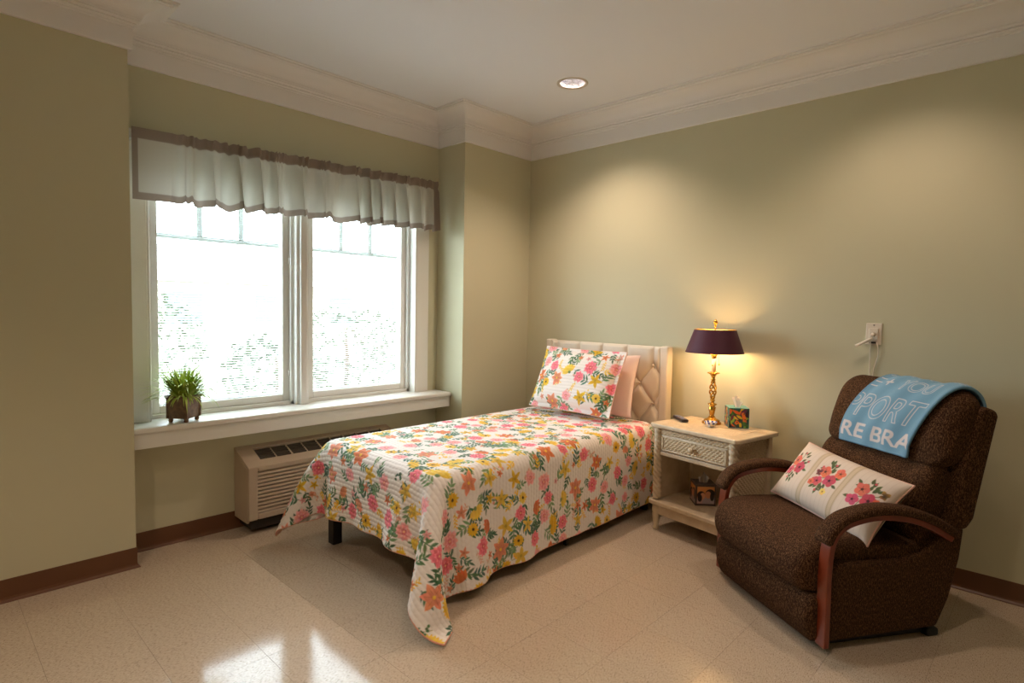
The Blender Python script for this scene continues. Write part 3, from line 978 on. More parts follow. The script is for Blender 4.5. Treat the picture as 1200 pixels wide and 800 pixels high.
LP = upsample(QP, n2u, n2v); LN = normals(LP)
if LN[n2u//2, n2v//2, 2] < 0: LN = -LN
lc = cq.a[np.linspace(0, cq.nu-1, n2u).astype(int)][:, np.linspace(0, cq.nv-1, n2v).astype(int)]
link_mesh('quilt_lining', np_grid_mesh('quilt_lining', LP+LN*.001, lc*.5+np.array(WHITE_Q)*.5), M['quilt'], quilt)
rim = list(FP[::5, 0]+FN[::5, 0]*.005) + list(FP[-1, ::5]+FN[-1, ::5]*.005) + list(FP[::-5, -1]+FN[::-5, -1]*.005)
MB().tube(rim, .0040, 8).build('binding', mat('coral_binding', (226, 160, 136), .8), quilt)

# ---- pillows
def pillow(w, h, t, nu, nv, flange=0.0, pinch=.06, seed=0):
    """front and back surfaces [nu,nv,3]; local x width, y height, z out of the front"""
    r_ = np.random.default_rng(seed)
    u, v = np.meshgrid(np.linspace(-1, 1, nu), np.linspace(-1, 1, nv), indexing='ij')
    fu, fv = 1-flange/(w/2), 1-flange/(h/2)
    cu, cv = np.clip(np.abs(u)/fu, 0, 1), np.clip(np.abs(v)/fv, 0, 1)
    prof = ((1-cu**2.6)*(1-cv**2.6))**.5
    X = u*w/2*(1-pinch*(1-np.abs(u))*0 - pinch*(v**2)*0 - pinch*(1-v**2)*np.abs(u)**3)
    Y = v*h/2*(1-pinch*(1-u**2)*np.abs(v)**3)
    wr = 0
    for k in range(6):
        a = r_.uniform(0, 6.28); f = r_.uniform(2, 6); wr = wr + np.sin(f*(u*cos(a)+v*sin(a))+r_.uniform(0, 6.28))*.0018
    F = np.stack([X, Y, t/2*prof + .003 + wr*prof], -1); B = np.stack([X, Y, -t/2*prof - .003], -1)
    return F, B
def place(P, o, ex, ey, ez):
    return np.asarray(o) + P[..., :1]*np.asarray(ex) + P[..., 1:2]*np.asarray(ey) + P[..., 2:3]*np.asarray(ez)
def frame(BLc, BRc, TLc, TRc):
    BLc, BRc, TLc, TRc = map(np.array, (BLc, BRc, TLc, TRc))
    o = (BLc+BRc+TLc+TRc)/4
    ex = (BRc+TRc-BLc-TLc); w = np.linalg.norm(ex)/2; ex = ex/np.linalg.norm(ex)
    ey = (TLc+TRc-BLc-BRc); ey = ey-ex*ey.dot(ex); h = np.linalg.norm(ey)/2; ey = ey/np.linalg.norm(ey)
    return o, ex, ey, np.cross(ex, ey), w, h
# white/pink pillow behind
o_, ex, ey, ez, w, h = frame((-.28, -.56, .62), (-.28, -1.17, .635), (-.165, -.56, 1.03), (-.165, -1.205, 1.045))
F, B = pillow(w, h, .10, 60, 44, 0, .05, 3)
pk = empty('bed_pillow', (0, 0, 0), 0, 'plain pale pink pillow behind the floral sham', 'pillow')
M['pinkpillow'] = mat('pale_pink_cotton', (246, 218, 206), .85, bump=(40, .08))
link_mesh('pillow_front', np_grid_mesh('pillow_front', place(F, o_, ex, ey, ez)), M['pinkpillow'], pk)
link_mesh('pillow_back', np_grid_mesh('pillow_back', place(B, o_, ex, ey, ez)), M['pinkpillow'], pk)
# floral sham
o_, ex, ey, ez, w, h = frame((-.455, -.435, .640), (-.455, -1.125, .650), (-.265, -.455, 1.075), (-.265, -1.155, 1.060))
res = .0032
cs = floral(Canvas(w, h, res, WHITE_Q), 21, 1.0)
F, B = pillow(w, h, .16, cs.nu, cs.nv, .03, .035, 5)
uu = (np.arange(cs.nu)*res)[:, None]
vv = (np.arange(cs.nv)*res)[None, :]
F[..., 2] += .0026*np.abs(np.sin(pi*(vv+.0015*np.sin(uu*30))/.0225))**.55
sh = empty('floral_pillow_sham', (0, 0, 0), 0, 'quilted floral pillow sham leaning against the headboard', 'pillow')
link_mesh('sham_front', np_grid_mesh('sham_front', place(F, o_, ex, ey, ez), cs.a), M['quilt'], sh)
link_mesh('sham_back', np_grid_mesh('sham_back', place(B, o_, ex, ey, ez), cs.a), M['quilt'], sh)
E_ = (F+B)/2
rim = list(E_[::4, 0])+list(E_[-1, ::4])+list(E_[::-4, -1])+list(E_[0, ::-4])
MB().tube([place(np.array(p), o_, ex, ey, ez) for p in rim], .003, 8).build('piping', mat('coral_piping', (236, 190, 168), .8), sh)

# ------------------------------------------------------------------ nightstand
M['ns'] = mat('whitewashed_wood', (218, 198, 168), .4, var=(18, (204, 182, 150)), coat=.15)
M['wick'] = mat('whitewashed_wicker', (212, 190, 156), .55, var=(45, (200, 176, 142)))
NSW, NSD, NSH = .60, .42, .662
NST = NSH + .0032     # things rest on the woven inlay
ns_fc = Vector((-.478, -1.712, 0)); ns_ang = math.atan2(-.08, -.61) - R(-90)    # local x from left to right along the front
wx = Vector((-.10, -.61, 0)).normalized(); wy = Vector((-wx.y, wx.x, 0))        # wy points from front to the wall
ns_c = ns_fc + wy*(NSD/2)
ns = empty('nightstand', (ns_c.x, ns_c.y, 0), math.atan2(wx.y, wx.x), 'cream wicker nightstand with drawer and open shelf beside the bed', 'nightstand')
# local: x to the right, y towards the wall; front face at y=-NSD/2
hx, hy = NSW/2, NSD/2
def oct_(hx, hy, c): return [(-hx+c, -hy), (hx-c, -hy), (hx, -hy+c), (hx, hy), (-hx, hy), (-hx, -hy+c)]
top = MB().prism(oct_(hx, hy, .018), 'z', NSH-.026, NSH).build('top', M['ns'], ns, .007, 3)
P = weave(NSW-.16, NSD-.15, .014, .010, .003, .002)
P = P + np.array([-(NSW-.16)/2, -(NSD-.15)/2, NSH-.0002])
link_mesh('woven_inlay', np_grid_mesh('woven_inlay', P), M['wick'], top)
px_, py_ = hx-.045, hy-.04
for sx in (-1, 1):
    # front twisted rope posts
    n1, n2 = 150, 40
    P = np.zeros((n1, n2, 3))
    zz = np.linspace(.195, NSH-.026, n1)[:, None]; th = np.linspace(0, 2*pi, n2)[None, :]
    rad = .0265*(.70+.34*np.abs(np.sin(1.5*th + zz*95)))
    P[..., 0] = sx*px_ + rad*np.cos(th); P[..., 1] = -py_ + rad*np.sin(th); P[..., 2] = zz
    link_mesh('rope_post', np_grid_mesh('rope_post', P), M['ns'], ns)
    MB().box((sx*px_-.02, py_-.02, .18), (sx*px_+.02, py_+.02, NSH-.026)).build('back_post', M['ns'], ns, .003)
    # woven side panels
    P = weave(2*py_-.02, NSH-.026-.195, .014, .012, .0075, .002)
    Q = np.stack([np.full(P.shape[:2], sx*px_)+sx*(P[..., 2]+.004), -py_+.01+P[..., 0], .195+P[..., 1]], -1)
    link_mesh('woven_side', np_grid_mesh('woven_side', Q), M['wick'], ns)
    box('side_panel', (sx*px_-.004, -py_+.01, .19), (sx*px_+.003, py_-.01, NSH-.026), M['ns'], ns)
    for sy in (-1, 1):
        MB().lathe([(.016, 0), (.019, .004), (.018, .016), (.015, .022), (.022, .07), (.025, .10), (.020, .104), (.026, .112), (.026, .165)], 24, sx*px_, sy*py_, 0).build('foot', M['ns'], ns)
box('back_panel', (-px_, py_-.012, .19), (px_, py_-.004, NSH-.026), M['ns'], ns)
shf = MB().prism(oct_(hx, hy, .018), 'z', .160, .188).build('shelf', M['ns'], ns, .007, 3)
P = weave(NSW-.17, NSD-.13, .014, .02, .0014)
P = P + np.array([-(NSW-.17)/2, -(NSD-.13)/2, .1879]); link_mesh('woven_inlay', np_grid_mesh('woven_inlay', P), M['wick'], shf)
box('front_rail', (-px_+.02, -py_-.012, .098), (px_-.02, -py_+.012, .16), M['ns'], ns, .004)
box('side_rail', (-px_-.012, -py_+.02, .098), (-px_+.012, py_-.02, .16), M['ns'], ns, .004); box('side_rail', (px_-.012, -py_+.02, .098), (px_+.012, py_-.02, .16), M['ns'], ns, .004)
box('drawer_rail', (-px_+.02, -py_-.01, .468), (px_-.02, -py_+.014, .492), M['ns'], ns, .003)
P = weave(2*px_-.05, .03, .013, .010, .006, .002); Q = np.stack([-px_+.025+P[..., 0], -py_-.006-P[..., 2], .597+P[..., 1]], -1)
link_mesh('woven_frieze', np_grid_mesh('woven_frieze', Q), M['wick'], ns)
dr = MB().box((-px_+.028, -py_-.012, .496), (px_-.028, py_-.05, .596)).build('drawer', M['ns'], ns, .004)
P = weave(2*px_-.10, .072, .013, .0120, .007, .002); Q = np.stack([-px_+.05+P[..., 0], -py_-.0125-P[..., 2], .510+P[..., 1]], -1)
link_mesh('woven_front', np_grid_mesh('woven_front', Q), M['wick'], dr)
fr = MB(); a, b = -px_+.034, px_-.034
for q in (((a, .500), (b, .511)), ((a, .581), (b, .592)), ((a, .500), (a+.014, .592)), ((b-.014, .500), (b, .592))): fr.box((q[0][0], -py_-.019, q[0][1]), (q[1][0], -py_-.010, q[1][1]))
fr.build('drawer_frame', M['ns'], dr, .003)
kb = MB().lathe([(.007, 0), (.007, .008), (.013, .012), (.017, .020), (.015, .028), (.008, .033), (.001, .034)], 24)
kb.build('knob', M['ns'], dr, loc=(0, -py_-.014, .546), rot=(R(90), 0, 0))

# ------------------------------------------------------------------ table lamp
LMP = (-.178, -1.700, NST)
lp = empty('table_lamp', LMP, 0, 'brass candlestick table lamp with dark plum shade on the nightstand', 'lamp')
MB().lathe([(.056, 0), (.058, .004), (.056, .010), (.046, .014), (.048, .020), (.040, .026), (.026, .032), (.020, .040)], 40).build('base', M['brass'], lp)
MB().lathe([(.020, .04), (.012, .050), (.015, .058), (.018, .075), (.022, .100), (.014, .108), (.026, .116), (.027, .121), (.012, .126), (.010, .134), (.017, .142), (.010, .150)], 32).build('stem', M['brass'], lp)
for k in range(4):
    pts = []; rs = []
    for i in range(41):
        t = i/40; a = k*pi/2 + t*pi*1.7; rr_ = .006+.013*sin(pi*t)
        pts.append((cos(a)*rr_, sin(a)*rr_, .146+t*.118)); rs.append(.0048)
    MB().tube(pts, rs, 8).build('twist_strand', M['brass'], lp)
MB().lathe([(.008, .262), (.016, .268), (.010, .276), (.013, .290), (.022, .302), (.036, .308), (.038, .312), (.030, .315), (.014, .318)], 36).build('drip_pan', M['brass'], lp)
MB().lathe([(.012, .316), (.012, .398), (.010, .40)], 24).build('candle_sleeve', mat('ivory_sleeve', (244, 232, 200), .5), lp)
MB().lathe([(.012, .398), (.014, .402), (.014, .428), (.006, .434)], 20).build('socket', M['brass'], lp)
MB().lathe([(.004, .430), (.004, .595)], 12).build('harp_rod', M['brass'], lp)
for sx in (-1, 1):
    MB().tube([(0, 0, .415), (sx*.03, 0, .42), (sx*.042, 0, .425)], .006, 10).build('socket_arm', M['brass'], lp)
    b_ = MB().ball((sx*.066, 0, .455), .024, 12).build('bulb', emis('lamp_bulb', (255, 214, 150), 14.0), lp)
    MB().tube([(sx*.045, -.012, .42), (sx*.045, -.012, .365)], .0010, 6).ball((sx*.045, -.012, .360), .0055, 8).build('pull_chain', M['brass'], lp)
SZ0, SZ1, SR0, SR1 = .437, .574, .170, .122
M['shade'] = mat('plum_shade', (74, 20, 46), .55)
M['shadein'] = mat('shade_lining', (240, 226, 196), .7)
MB().lathe([(SR0, SZ0), (SR1, SZ1)], 64, cap=False).build('shade', M['shade'], lp)
MB().lathe([(SR0-.003, SZ0+.001), (SR1-.003, SZ1-.001)], 64, cap=False).build('shade_lining', M['shadein'], lp)
for r_, z_ in ((SR0-.001, SZ0), (SR1-.001, SZ1)):
    MB().tube([(cos(2*pi*k/64)*r_, sin(2*pi*k/64)*r_, z_) for k in range(65)], .0028, 6, cap=False).build('shade_trim', mat('gold_braid', (196, 146, 66), .35, metal=.7) if z_ > .5 else M['shade'], lp)
for k in range(3):
    a = k*2*pi/3+.4; MB().tube([(0, 0, .57), (cos(a)*SR1*.97, sin(a)*SR1*.97, SZ1-.004)], .0018, 6).build('spider_arm', M['brass'], lp)
MB().lathe([(.006, .59), (.009, .594), (.005, .600), (.006, .604), (.013, .614), (.014, .622), (.009, .631), (.004, .636), (.001, .638)], 24).build('finial', M['brass'], lp)
for sx in (-1, 1):
    ld = bpy.data.lights.new('lamp_glow', 'POINT'); ld.energy = LAMP_W/2; ld.color = (1.0, .62, .29); ld.shadow_soft_size = .028
    lo_ = bpy.data.objects.new('lamp_glow', ld); COL.objects.link(lo_); lo_.parent = lp; lo_.location = (sx*.066, 0, .455)

# ------------------------------------------------------------------ things on the nightstand
def painted_box(name, s, h, faces, ctop, M_print, parent):
    """four painted sides, each a print canvas fn(face, canvas); top canvas"""
    N = 56
    quads = [((-s, -s), (s, -s)), ((s, -s), (s, s)), ((s, s), (-s, s)), ((-s, s), (-s, -s))]
    for k, (a, b) in enumerate(quads):
        c = Canvas(2*s, h, 2*s/(N-1), (0, 0, 0)); faces(k, c)
        U, V = np.meshgrid(np.linspace(0, 1, c.nu), np.linspace(0, 1, c.nv), indexing='ij')
        P = np.stack([a[0]+(b[0]-a[0])*U, a[1]+(b[1]-a[1])*U, V*h], -1)
        link_mesh('box_side', np_grid_mesh('box_side', P, c.a), M_print, parent)
    mb = MB(); n = 24; V = []
    for k in range(n):
        a = 2*pi*k/n; q = s/max(abs(cos(a)), abs(sin(a)))
        V += [(cos(a)*s*.45, sin(a)*s*.28, h), (cos(a)*q, sin(a)*q, h)]
    mb.add(V, [(2*k, 2*k+1, 2*((k+1) % n)+1, 2*((k+1) % n)) for k in range(n)])
    mb.build('box_top', ctop, parent)
    box('box_inner', (-s+.002, -s+.002, 0.0), (s-.002, s-.002, h-.03), mat('card_inside', (90, 84, 78), .8), parent)
def tissue(parent, z, hgt, mt, seed):
    r_ = np.random.default_rng(seed)
    n1, n2 = 26, 22
    P = np.zeros((n1, n2, 3))
    for i in range(n1):
        for j in range(n2):
            u = i/(n1-1); t = j/(n2-1)
            a = (u-.5)*2
            wdt = .018+.030*t*(1-.35*t)
            P[i, j] = (a*wdt + .006*t, .012*sin(a*5+seed)*(.3+t)+.010*t*sin(a*9), z-.02+(hgt+.02)*(t*(1-.35*abs(a)**1.5*t) + .12*t*sin(a*6+seed)))
    link_mesh('tissue', np_grid_mesh('tissue', P), mt, parent)
M['print'] = mat('printed_card', (200, 200, 200), .4, attr=True)
M['tissue'] = cloth_trans(mat('tissue_paper', (240, 226, 214), .9), .3)
tb = empty('tissue_box', (-.150, -1.842, NST), R(35), 'colourful printed tissue box with white tissue beside the lamp', 'tissue box')
def jungle(k, c):
    rr.seed(50+k)
    c.a[:] = (34, 60, 74)
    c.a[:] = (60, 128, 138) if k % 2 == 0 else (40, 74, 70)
    cols = [(44, 26, 40), (232, 116, 44), (236, 196, 52), (60, 128, 60), (30, 84, 92), (112, 40, 72), (150, 190, 70), (44, 26, 40), (38, 96, 56)]
    for i in range(58):
        c.petal(rr.uniform(0, c.w), rr.uniform(0, c.h), rr.uniform(0, 6.28), rr.uniform(.03, .06), rr.uniform(.011, .022), jit(rr.choice(cols), 12), rr.uniform(.6, 1.1))
    for i in range(4):
        x, y = rr.uniform(.02, c.w-.02), rr.uniform(.02, c.h-.02); c.disc(x, y, .010, (230, 120, 50)); c.disc(x+.004, y+.004, .003, (30, 20, 24))
    for q in ((0, c.w, 0, .003), (0, c.w, c.h-.003, c.h), (0, .003, 0, c.h), (c.w-.003, c.w, 0, c.h)): c.rect(*q, (70, 150, 160))
painted_box('box', .0575, .118, jungle, mat('teal_card', (96, 160, 160), .4), M['print'], tb)
tissue(tb, .118, .062, M['tissue'], 3)

pb = empty('photo_tissue_box', (-.262, -1.700, .190), R(-49), 'dark tissue box with a photo of a couple, on the nightstand shelf', 'tissue box')
def couple(k, c):
    c.a[:] = (74, 58, 50)
    c.rect(.010, c.w-.008, .012, c.h-.012, (206, 120, 56))
    c.rect(.010, c.w-.008, c.h*.62, c.h-.012, (222, 146, 74))
    w, h = c.w, c.h
    c.disc(w*.24, h*.10, .035, (190, 150, 140), .040); c.disc(w*.70, h*.14, .042, (168, 150, 150), .045)
    c.disc(w*.28, h*.50, .023, (38, 24, 20), .024); c.disc(w*.36, h*.46, .015, (216, 150, 110), .020); c.disc(w*.22, h*.36, .013, (38, 24, 20), .022)
    c.disc(w*.72, h*.60, .027, (34, 22, 20), .024); c.disc(w*.62, h*.52, .017, (206, 138, 98), .022); c.disc(w*.82, h*.44, .012, (34, 22, 20), .026)
    for q in ((0, w, 0, .012), (0, w, h-.012, h), (0, .010, 0, h), (w-.008, w, 0, h)): c.rect(*q, (74, 58, 50))
painted_box('box', .060, .128, couple, mat('grey_frame_card', (110, 96, 88), .45), M['print'], pb)
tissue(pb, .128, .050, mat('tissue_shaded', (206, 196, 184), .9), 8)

bw = empty('small_bowl', (-.283, -1.742, NST), 0, 'small white bowl with blue rim pattern in front of the lamp', 'bowl')
cb_mesh = []
pr_ = [(.014, 0), (.016, .002), (.015, .005), (.026, .012), (.034, .022), (.037, .030), (.035, .030), (.032, .023), (.024, .014), (.004, .009), (.0005, .009)]
n_ = 48
P = np.array([[(r_*cos(2*pi*k/n_), r_*sin(2*pi*k/n_), z_) for k in range(n_+1)] for r_, z_ in pr_])
C_ = np.empty(P.shape); C_[:] = (240, 230, 222)
for i, (r_, z_) in enumerate(pr_):
    for k in range(n_+1):
        if z_ > .02 and (k % 6 in (0, 1, 2)): C_[i, k] = (74, 84, 150)
link_mesh('bowl_body', np_grid_mesh('bowl_body', P, C_), mat('glazed_porcelain', (240, 230, 222), .15, attr=True), bw)
MB().lathe([(.0145, .0003), (.0145, .003)], 24).build('foot_ring', mat('porcelain_foot', (236, 226, 216), .2), bw)

rm = empty('remote_control', (-.235, -1.522, NST), math.atan2(-.15, -.13)+pi/2, 'slim dark remote control on the nightstand top', 'remote')
M['rem'] = mat('dark_plastic', (48, 36, 32), .35)
softbox((-.022, -.08, 0.001), (.022, .08, .019), .007, n=8).build('remote_body', M['rem'], rm)
M['btn1'] = mat('grey_button', (150, 150, 160), .5); M['btn2'] = mat('blue_button', (90, 110, 170), .5)
for i in range(3):
    for j in range(7):
        box('remote_button', (-.016+i*.012, -.062+j*.017, .0185), (-.008+i*.012, -.052+j*.017, .0212), M['btn2'] if (i+j) % 5 == 0 else M['btn1'], rm, .001)
box('remote_screen', (-.014, .058, .0185), (.014, .074, .0200), M['btn1'], rm)

# ------------------------------------------------------------------ recliner
def tweed():
    mt = mat('brown_tweed', (80, 58, 42), .95, spec=.1)
    nt = mt.node_tree; b = nt.nodes['Principled BSDF']
    tc = nt.nodes.new('ShaderNodeTexCoord')
    n1 = nt.nodes.new('ShaderNodeTexNoise'); n1.inputs['Scale'].default_value = 330; n1.inputs['Detail'].default_value = 3
    mp = nt.nodes.new('ShaderNodeMapping'); mp.inputs['Scale'].default_value = (1, 1, .3)
    n2 = nt.nodes.new('ShaderNodeTexNoise'); n2.inputs['Scale'].default_value = 270; n2.inputs['Detail'].default_value = 2
    nt.links.new(tc.outputs['Object'], n1.inputs['Vector']); nt.links.new(tc.outputs['Object'], mp.inputs['Vector']); nt.links.new(mp.outputs['Vector'], n2.inputs['Vector'])
    ad = nt.nodes.new('ShaderNodeMath'); ad.operation = 'ADD'; nt.links.new(n1.outputs['Fac'], ad.inputs[0]); nt.links.new(n2.outputs['Fac'], ad.inputs[1])
    ml = nt.nodes.new('ShaderNodeMath'); ml.operation = 'MULTIPLY'; ml.inputs[1].default_value = .5; nt.links.new(ad.outputs[0], ml.inputs[0])
    rp = nt.nodes.new('ShaderNodeValToRGB'); e = rp.color_ramp.elements
    e[0].position = .40; e[0].color = l4((42, 27, 18)); e[1].position = .63; e[1].color = l4((120, 88, 60))
    k = e.new(.5); k.color = l4((66, 44, 29))
    nt.links.new(ml.outputs[0], rp.inputs['Fac']); nt.links.new(rp.outputs['Color'], b.inputs['Base Color'])
    bp = nt.nodes.new('ShaderNodeBump'); bp.inputs['Strength'].default_value = .35; bp.inputs['Distance'].default_value = .003
    nt.links.new(ml.outputs[0], bp.inputs['Height']); nt.links.new(bp.outputs['Normal'], b.inputs['Normal'])
    return mt
M['tweed'] = tweed()
M['cherry'] = mat('cherry_wood', (112, 44, 22), .3, var=(8, (132, 56, 28)), coat=.3)
RC_O = Vector((-.93, -2.29, 0)); RC_A = R(-123.7)
rc = empty('recliner', RC_O, RC_A, 'brown tweed recliner with bentwood arms beside the nightstand', 'recliner')
# local: x to the near arm, y backwards, z up
for sx in (-1, 1):
    poly = [(.03, .035), (.055, .345), (.10, .362), (.25, .352), (.40, .348), (.50, .372), (.58, .43), (.64, .480), (.685, .492), (.715, .46), (.70, .33), (.655, .16), (.60, .045)]
    n = len(poly); mb = MB()
    x_out, x_in = .352, .285
    mb.prism(poly, 'x', min(sx*x_in, sx*x_out), max(sx*x_in, sx*x_out))
    o = mb.build('side_panel', M['tweed'], rc, .02, 4)
# metal base
box('base_bar', (-.31, .08, .004), (-.25, .60, .036), M['black'], rc, .006); box('base_bar', (.25, .08, .004), (.31, .60, .036), M['black'], rc, .006)
box('cross_bar', (-.25, .12, .01), (.25, .16, .034), M['black'], rc, .004); box('cross_bar', (-.25, .52, .01), (.25, .56, .034), M['black'], rc, .004)
for sx in (-1, 1): MB().box((sx*.30-.04, .565, .0), (sx*.30+.04, .625, .034)).build('base_foot', M['black'], rc, .01, 3)
# footrest panel, bowed front
def shaped(name, prof, x0, x1, mtl, edge=.05, bow=0.0, n=40, parent=None, zfun=None):
    """closed (y,z) profile swept over x with rounded, slightly drawn-in ends"""
    cy = sum(p[0] for p in prof)/len(prof); cz = sum(p[1] for p in prof)/len(prof)
    P = []
    for i in range(n+1):
        t = -cos(pi*i/n)      # -1..1, denser at ends
        x = (x0+x1)/2 + t*(x1-x0)/2
        dd = min(x-x0, x1-x)
        k = 1.0 if dd >= edge else math.sqrt(max(0, 1-((edge-dd)/edge)**2))
        # shrink towards the profile centre by up to "edge" metres
        row = []
        for (yy, zz) in prof:
            vy, vz = yy-cy, zz-cz; L = math.hypot(vy, vz)
            f = max(.02, (L-(1-k)*edge)/L)
            b = bow*(1-t*t)
            q = (x, cy+vy*f - b*max(0, -vy)/ (L+1e-6), cz+vz*f)
            if zfun: q = zfun(q)
            row.append(q)
        P.append(row)
    mb = MB().grid(P, closev=True)
    k = len(prof)
    mb.f.append(tuple(range(k))[::-1]); mb.sm.append(True); b0 = n*k
    mb.f.append(tuple(b0+i for i in range(k))); mb.sm.append(True)
    return mb.build(name, mtl, parent or rc)
def smooth_closed(pts, m_=6):
    n = len(pts); out = []
    for i in range(n):
        p0, p1, p2, p3 = [np.array(pts[(i+k) % n], float) for k in (-1, 0, 1, 2)]
        for k in range(m_):
            t = k/m_
            out.append(tuple(.5*((2*p1)+(-p0+p2)*t+(2*p0-5*p1+4*p2-p3)*t*t+(-p0+3*p1-3*p2+p3)*t**3)))
    return out
shaped('footrest', smooth_closed([(.10, .03), (.03, .025), (.005, .045), (-.020, .12), (-.012, .19), (.02, .225), (.10, .23)]), -.335, .335, M['tweed'], .035, .012)
seat_prof = smooth_closed([(.10, .225), (.02, .222), (-.030, .245), (-.052, .31), (-.035, .375), (.02, .418), (.12, .432), (.30, .425), (.46, .41), (.54, .39), (.54, .25), (.30, .23)])
shaped('seat_cushion', seat_prof, -.325, .325, M['tweed'], .06, .016, 44)
# backrest
lum_prof = smooth_closed([(.52, .34), (.505, .42), (.490, .52), (.515, .62), (.565, .705), (.62, .735), (.70, .70), (.69, .55), (.66, .36)])
def tufted(q):
    x, yy, zz = q
    # pulled tucks along the upper seam of the lumbar cushion
    w = math.exp(-((zz-.70)/.05)**2)
    return (x, yy + .012*w*abs(sin(x*22))**3 - .0, zz)
shaped('lumbar_cushion', lum_prof, -.30, .315, M['tweed'], .06, .012, 60, zfun=tufted)
HEAD = smooth_closed([(.585, .715), (.580, .76), (.592, .85), (.625, .945), (.675, 1.015), (.735, 1.04), (.79, 1.015), (.815, .95), (.80, .84), (.76, .74), (.66, .70)])
shaped('headrest', HEAD, -.315, .345, M['tweed'], .085, .02, 60)
for sx in (-1, 1):
    poly = [(.62, .46), (.665, .66), (.715, .85), (.745, .95), (.775, .975), (.84, .955), (.845, .93), (.80, .73), (.75, .50), (.715, .455)]
    x_a, x_b = (.27, .362) if sx > 0 else (-.34, -.27)
    MB().prism(poly, 'x', x_a, x_b).build('back_wing', M['tweed'], rc, .022, 4)
MB().prism([(.70, .42), (.75, .62), (.80, .82), (.825, .94), (.845, .94), (.80, .70), (.745, .44)], 'x', -.30, .30).build('back_shell', M['tweed'], rc, .008)
# arms: bentwood strip and padded top
def arm_path(off):
    pts = [(.022, .03), (.022, .16), (.020, .30), (.024, .40), (.040, .468), (.085, .520), (.16, .546), (.27, .556), (.40, .540), (.52, .500), (.63, .440)]
    out = []
    n = len(pts)
    for i in range(n-1):
        p0, p1, p2, p3 = [np.array(pts[max(0, min(n-1, i+k))], float) for k in (-1, 0, 1, 2)]
        for k in range(8):
            t = k/8; out.append(.5*((2*p1)+(-p0+p2)*t+(2*p0-5*p1+4*p2-p3)*t*t+(-p0+3*p1-3*p2+p3)*t**3))
    out.append(np.array(pts[-1], float))
    return np.array(out)
AP = arm_path(0)
tg = np.gradient(AP, axis=0); tg /= np.linalg.norm(tg, axis=1, keepdims=True); nrm = np.stack([-tg[:, 1], tg[:, 0]], 1)   # outward/up side
for sx in (-1, 1):
    xc = sx*.352
    # wood strip: rectangular section 0.052 x 0.022
    P = []
    for p, n in zip(AP, nrm):
        a, b = p - n*.026, p - n*.002
        P.append([(xc-.026, a[0], a[1]), (xc+.026, a[0], a[1]), (xc+.026, b[0], b[1]), (xc-.026, b[0], b[1])])
    mb = MB().grid(P, closev=True, smooth=False); L = len(P)
    mb.f += [(0, 1, 2, 3), (4*L-4, 4*L-3, 4*L-2, 4*L-1)]; mb.sm += [False, False]
    arm = mb.build('arm', M['cherry'], rc, .004, 2)
    k0 = 29
    P = []
    seg = AP[k0:]; sn = nrm[k0:]
    for i, (p, n) in enumerate(zip(seg, sn)):
        t = i/(len(seg)-1)
        e = min(1, math.sqrt(max(0, 1-(1-min(1, t/.05))**2))+.25)
        row = []
        for k in range(20):
            a = 2*pi*k/20
            ca, sa = cos(a), sin(a)
            X_ = xc + .041*math.copysign(abs(ca)**.7, ca)*(.85+.15*e)
            H_ = .0145 + .0205*math.copysign(abs(sa)**.75, sa)*e
            q = p + n*H_
            row.append((X_, q[0], q[1]))
        P.append(row)
    mb = MB().grid(P, closev=True); L = len(P)
    mb.f += [tuple(range(20)), tuple(20*(L-1)+k for k in range(20))]; mb.sm += [True, True]
    mb.build('arm_pad', M['tweed'], arm)

# ---- embroidered lumbar pillow on the seat
def loc2w(p): 
    p = Vector(p); return RC_O + Matrix.Rotation(RC_A, 3, 'Z') @ p
cor = [loc2w(p) for p in ((-.285, .270, .437), (.290, .270, .400), (-.235, .465, .680), (.340, .465, .638))]
o_, ex, ey, ez, w, h = frame(*[tuple(c) for c in cor])
w, h = .60, .315
o_ = np.array(o_) + np.array(ez)*.012
res = .0024
ce = Canvas(w, h, res, (218, 200, 184))
rr.seed(5)
BAND = (206, 184, 156)
for k in range(24): ce.rect(k*.025+.011, k*.025+.0135, 0, h, (208, 189, 172))
for bx in (.205, .395):
    ce.rect(bx-.011, bx+.011, 0, h, BAND)
    for k in range(40):
        ce.disc(bx-.011, k*h/40, .0042, (190, 168, 140)); ce.disc(bx+.011, k*h/40, .0042, (190, 168, 140))
def fl5(x, y, r, col, cen):
    for k in range(5):
        a = k*2*pi/5+rr.uniform(0, .4)
        ce.disc(x+cos(a)*r*.55, y+sin(a)*r*.55, r*.5, jit(col, 10))
    for k in range(5):
        a = k*2*pi/5+.6; ce.line(x, y, x+cos(a)*r*.5, y+sin(a)*r*.5, r*.08, tuple(v*.7 for v in col))
    ce.disc(x, y, r*.2, cen)
GR2 = (92, 104, 62)
def lf(x, y, a, L): ce.petal(x, y, a, L, L*.45, jit(GR2, 12), .8, (70, 82, 50))
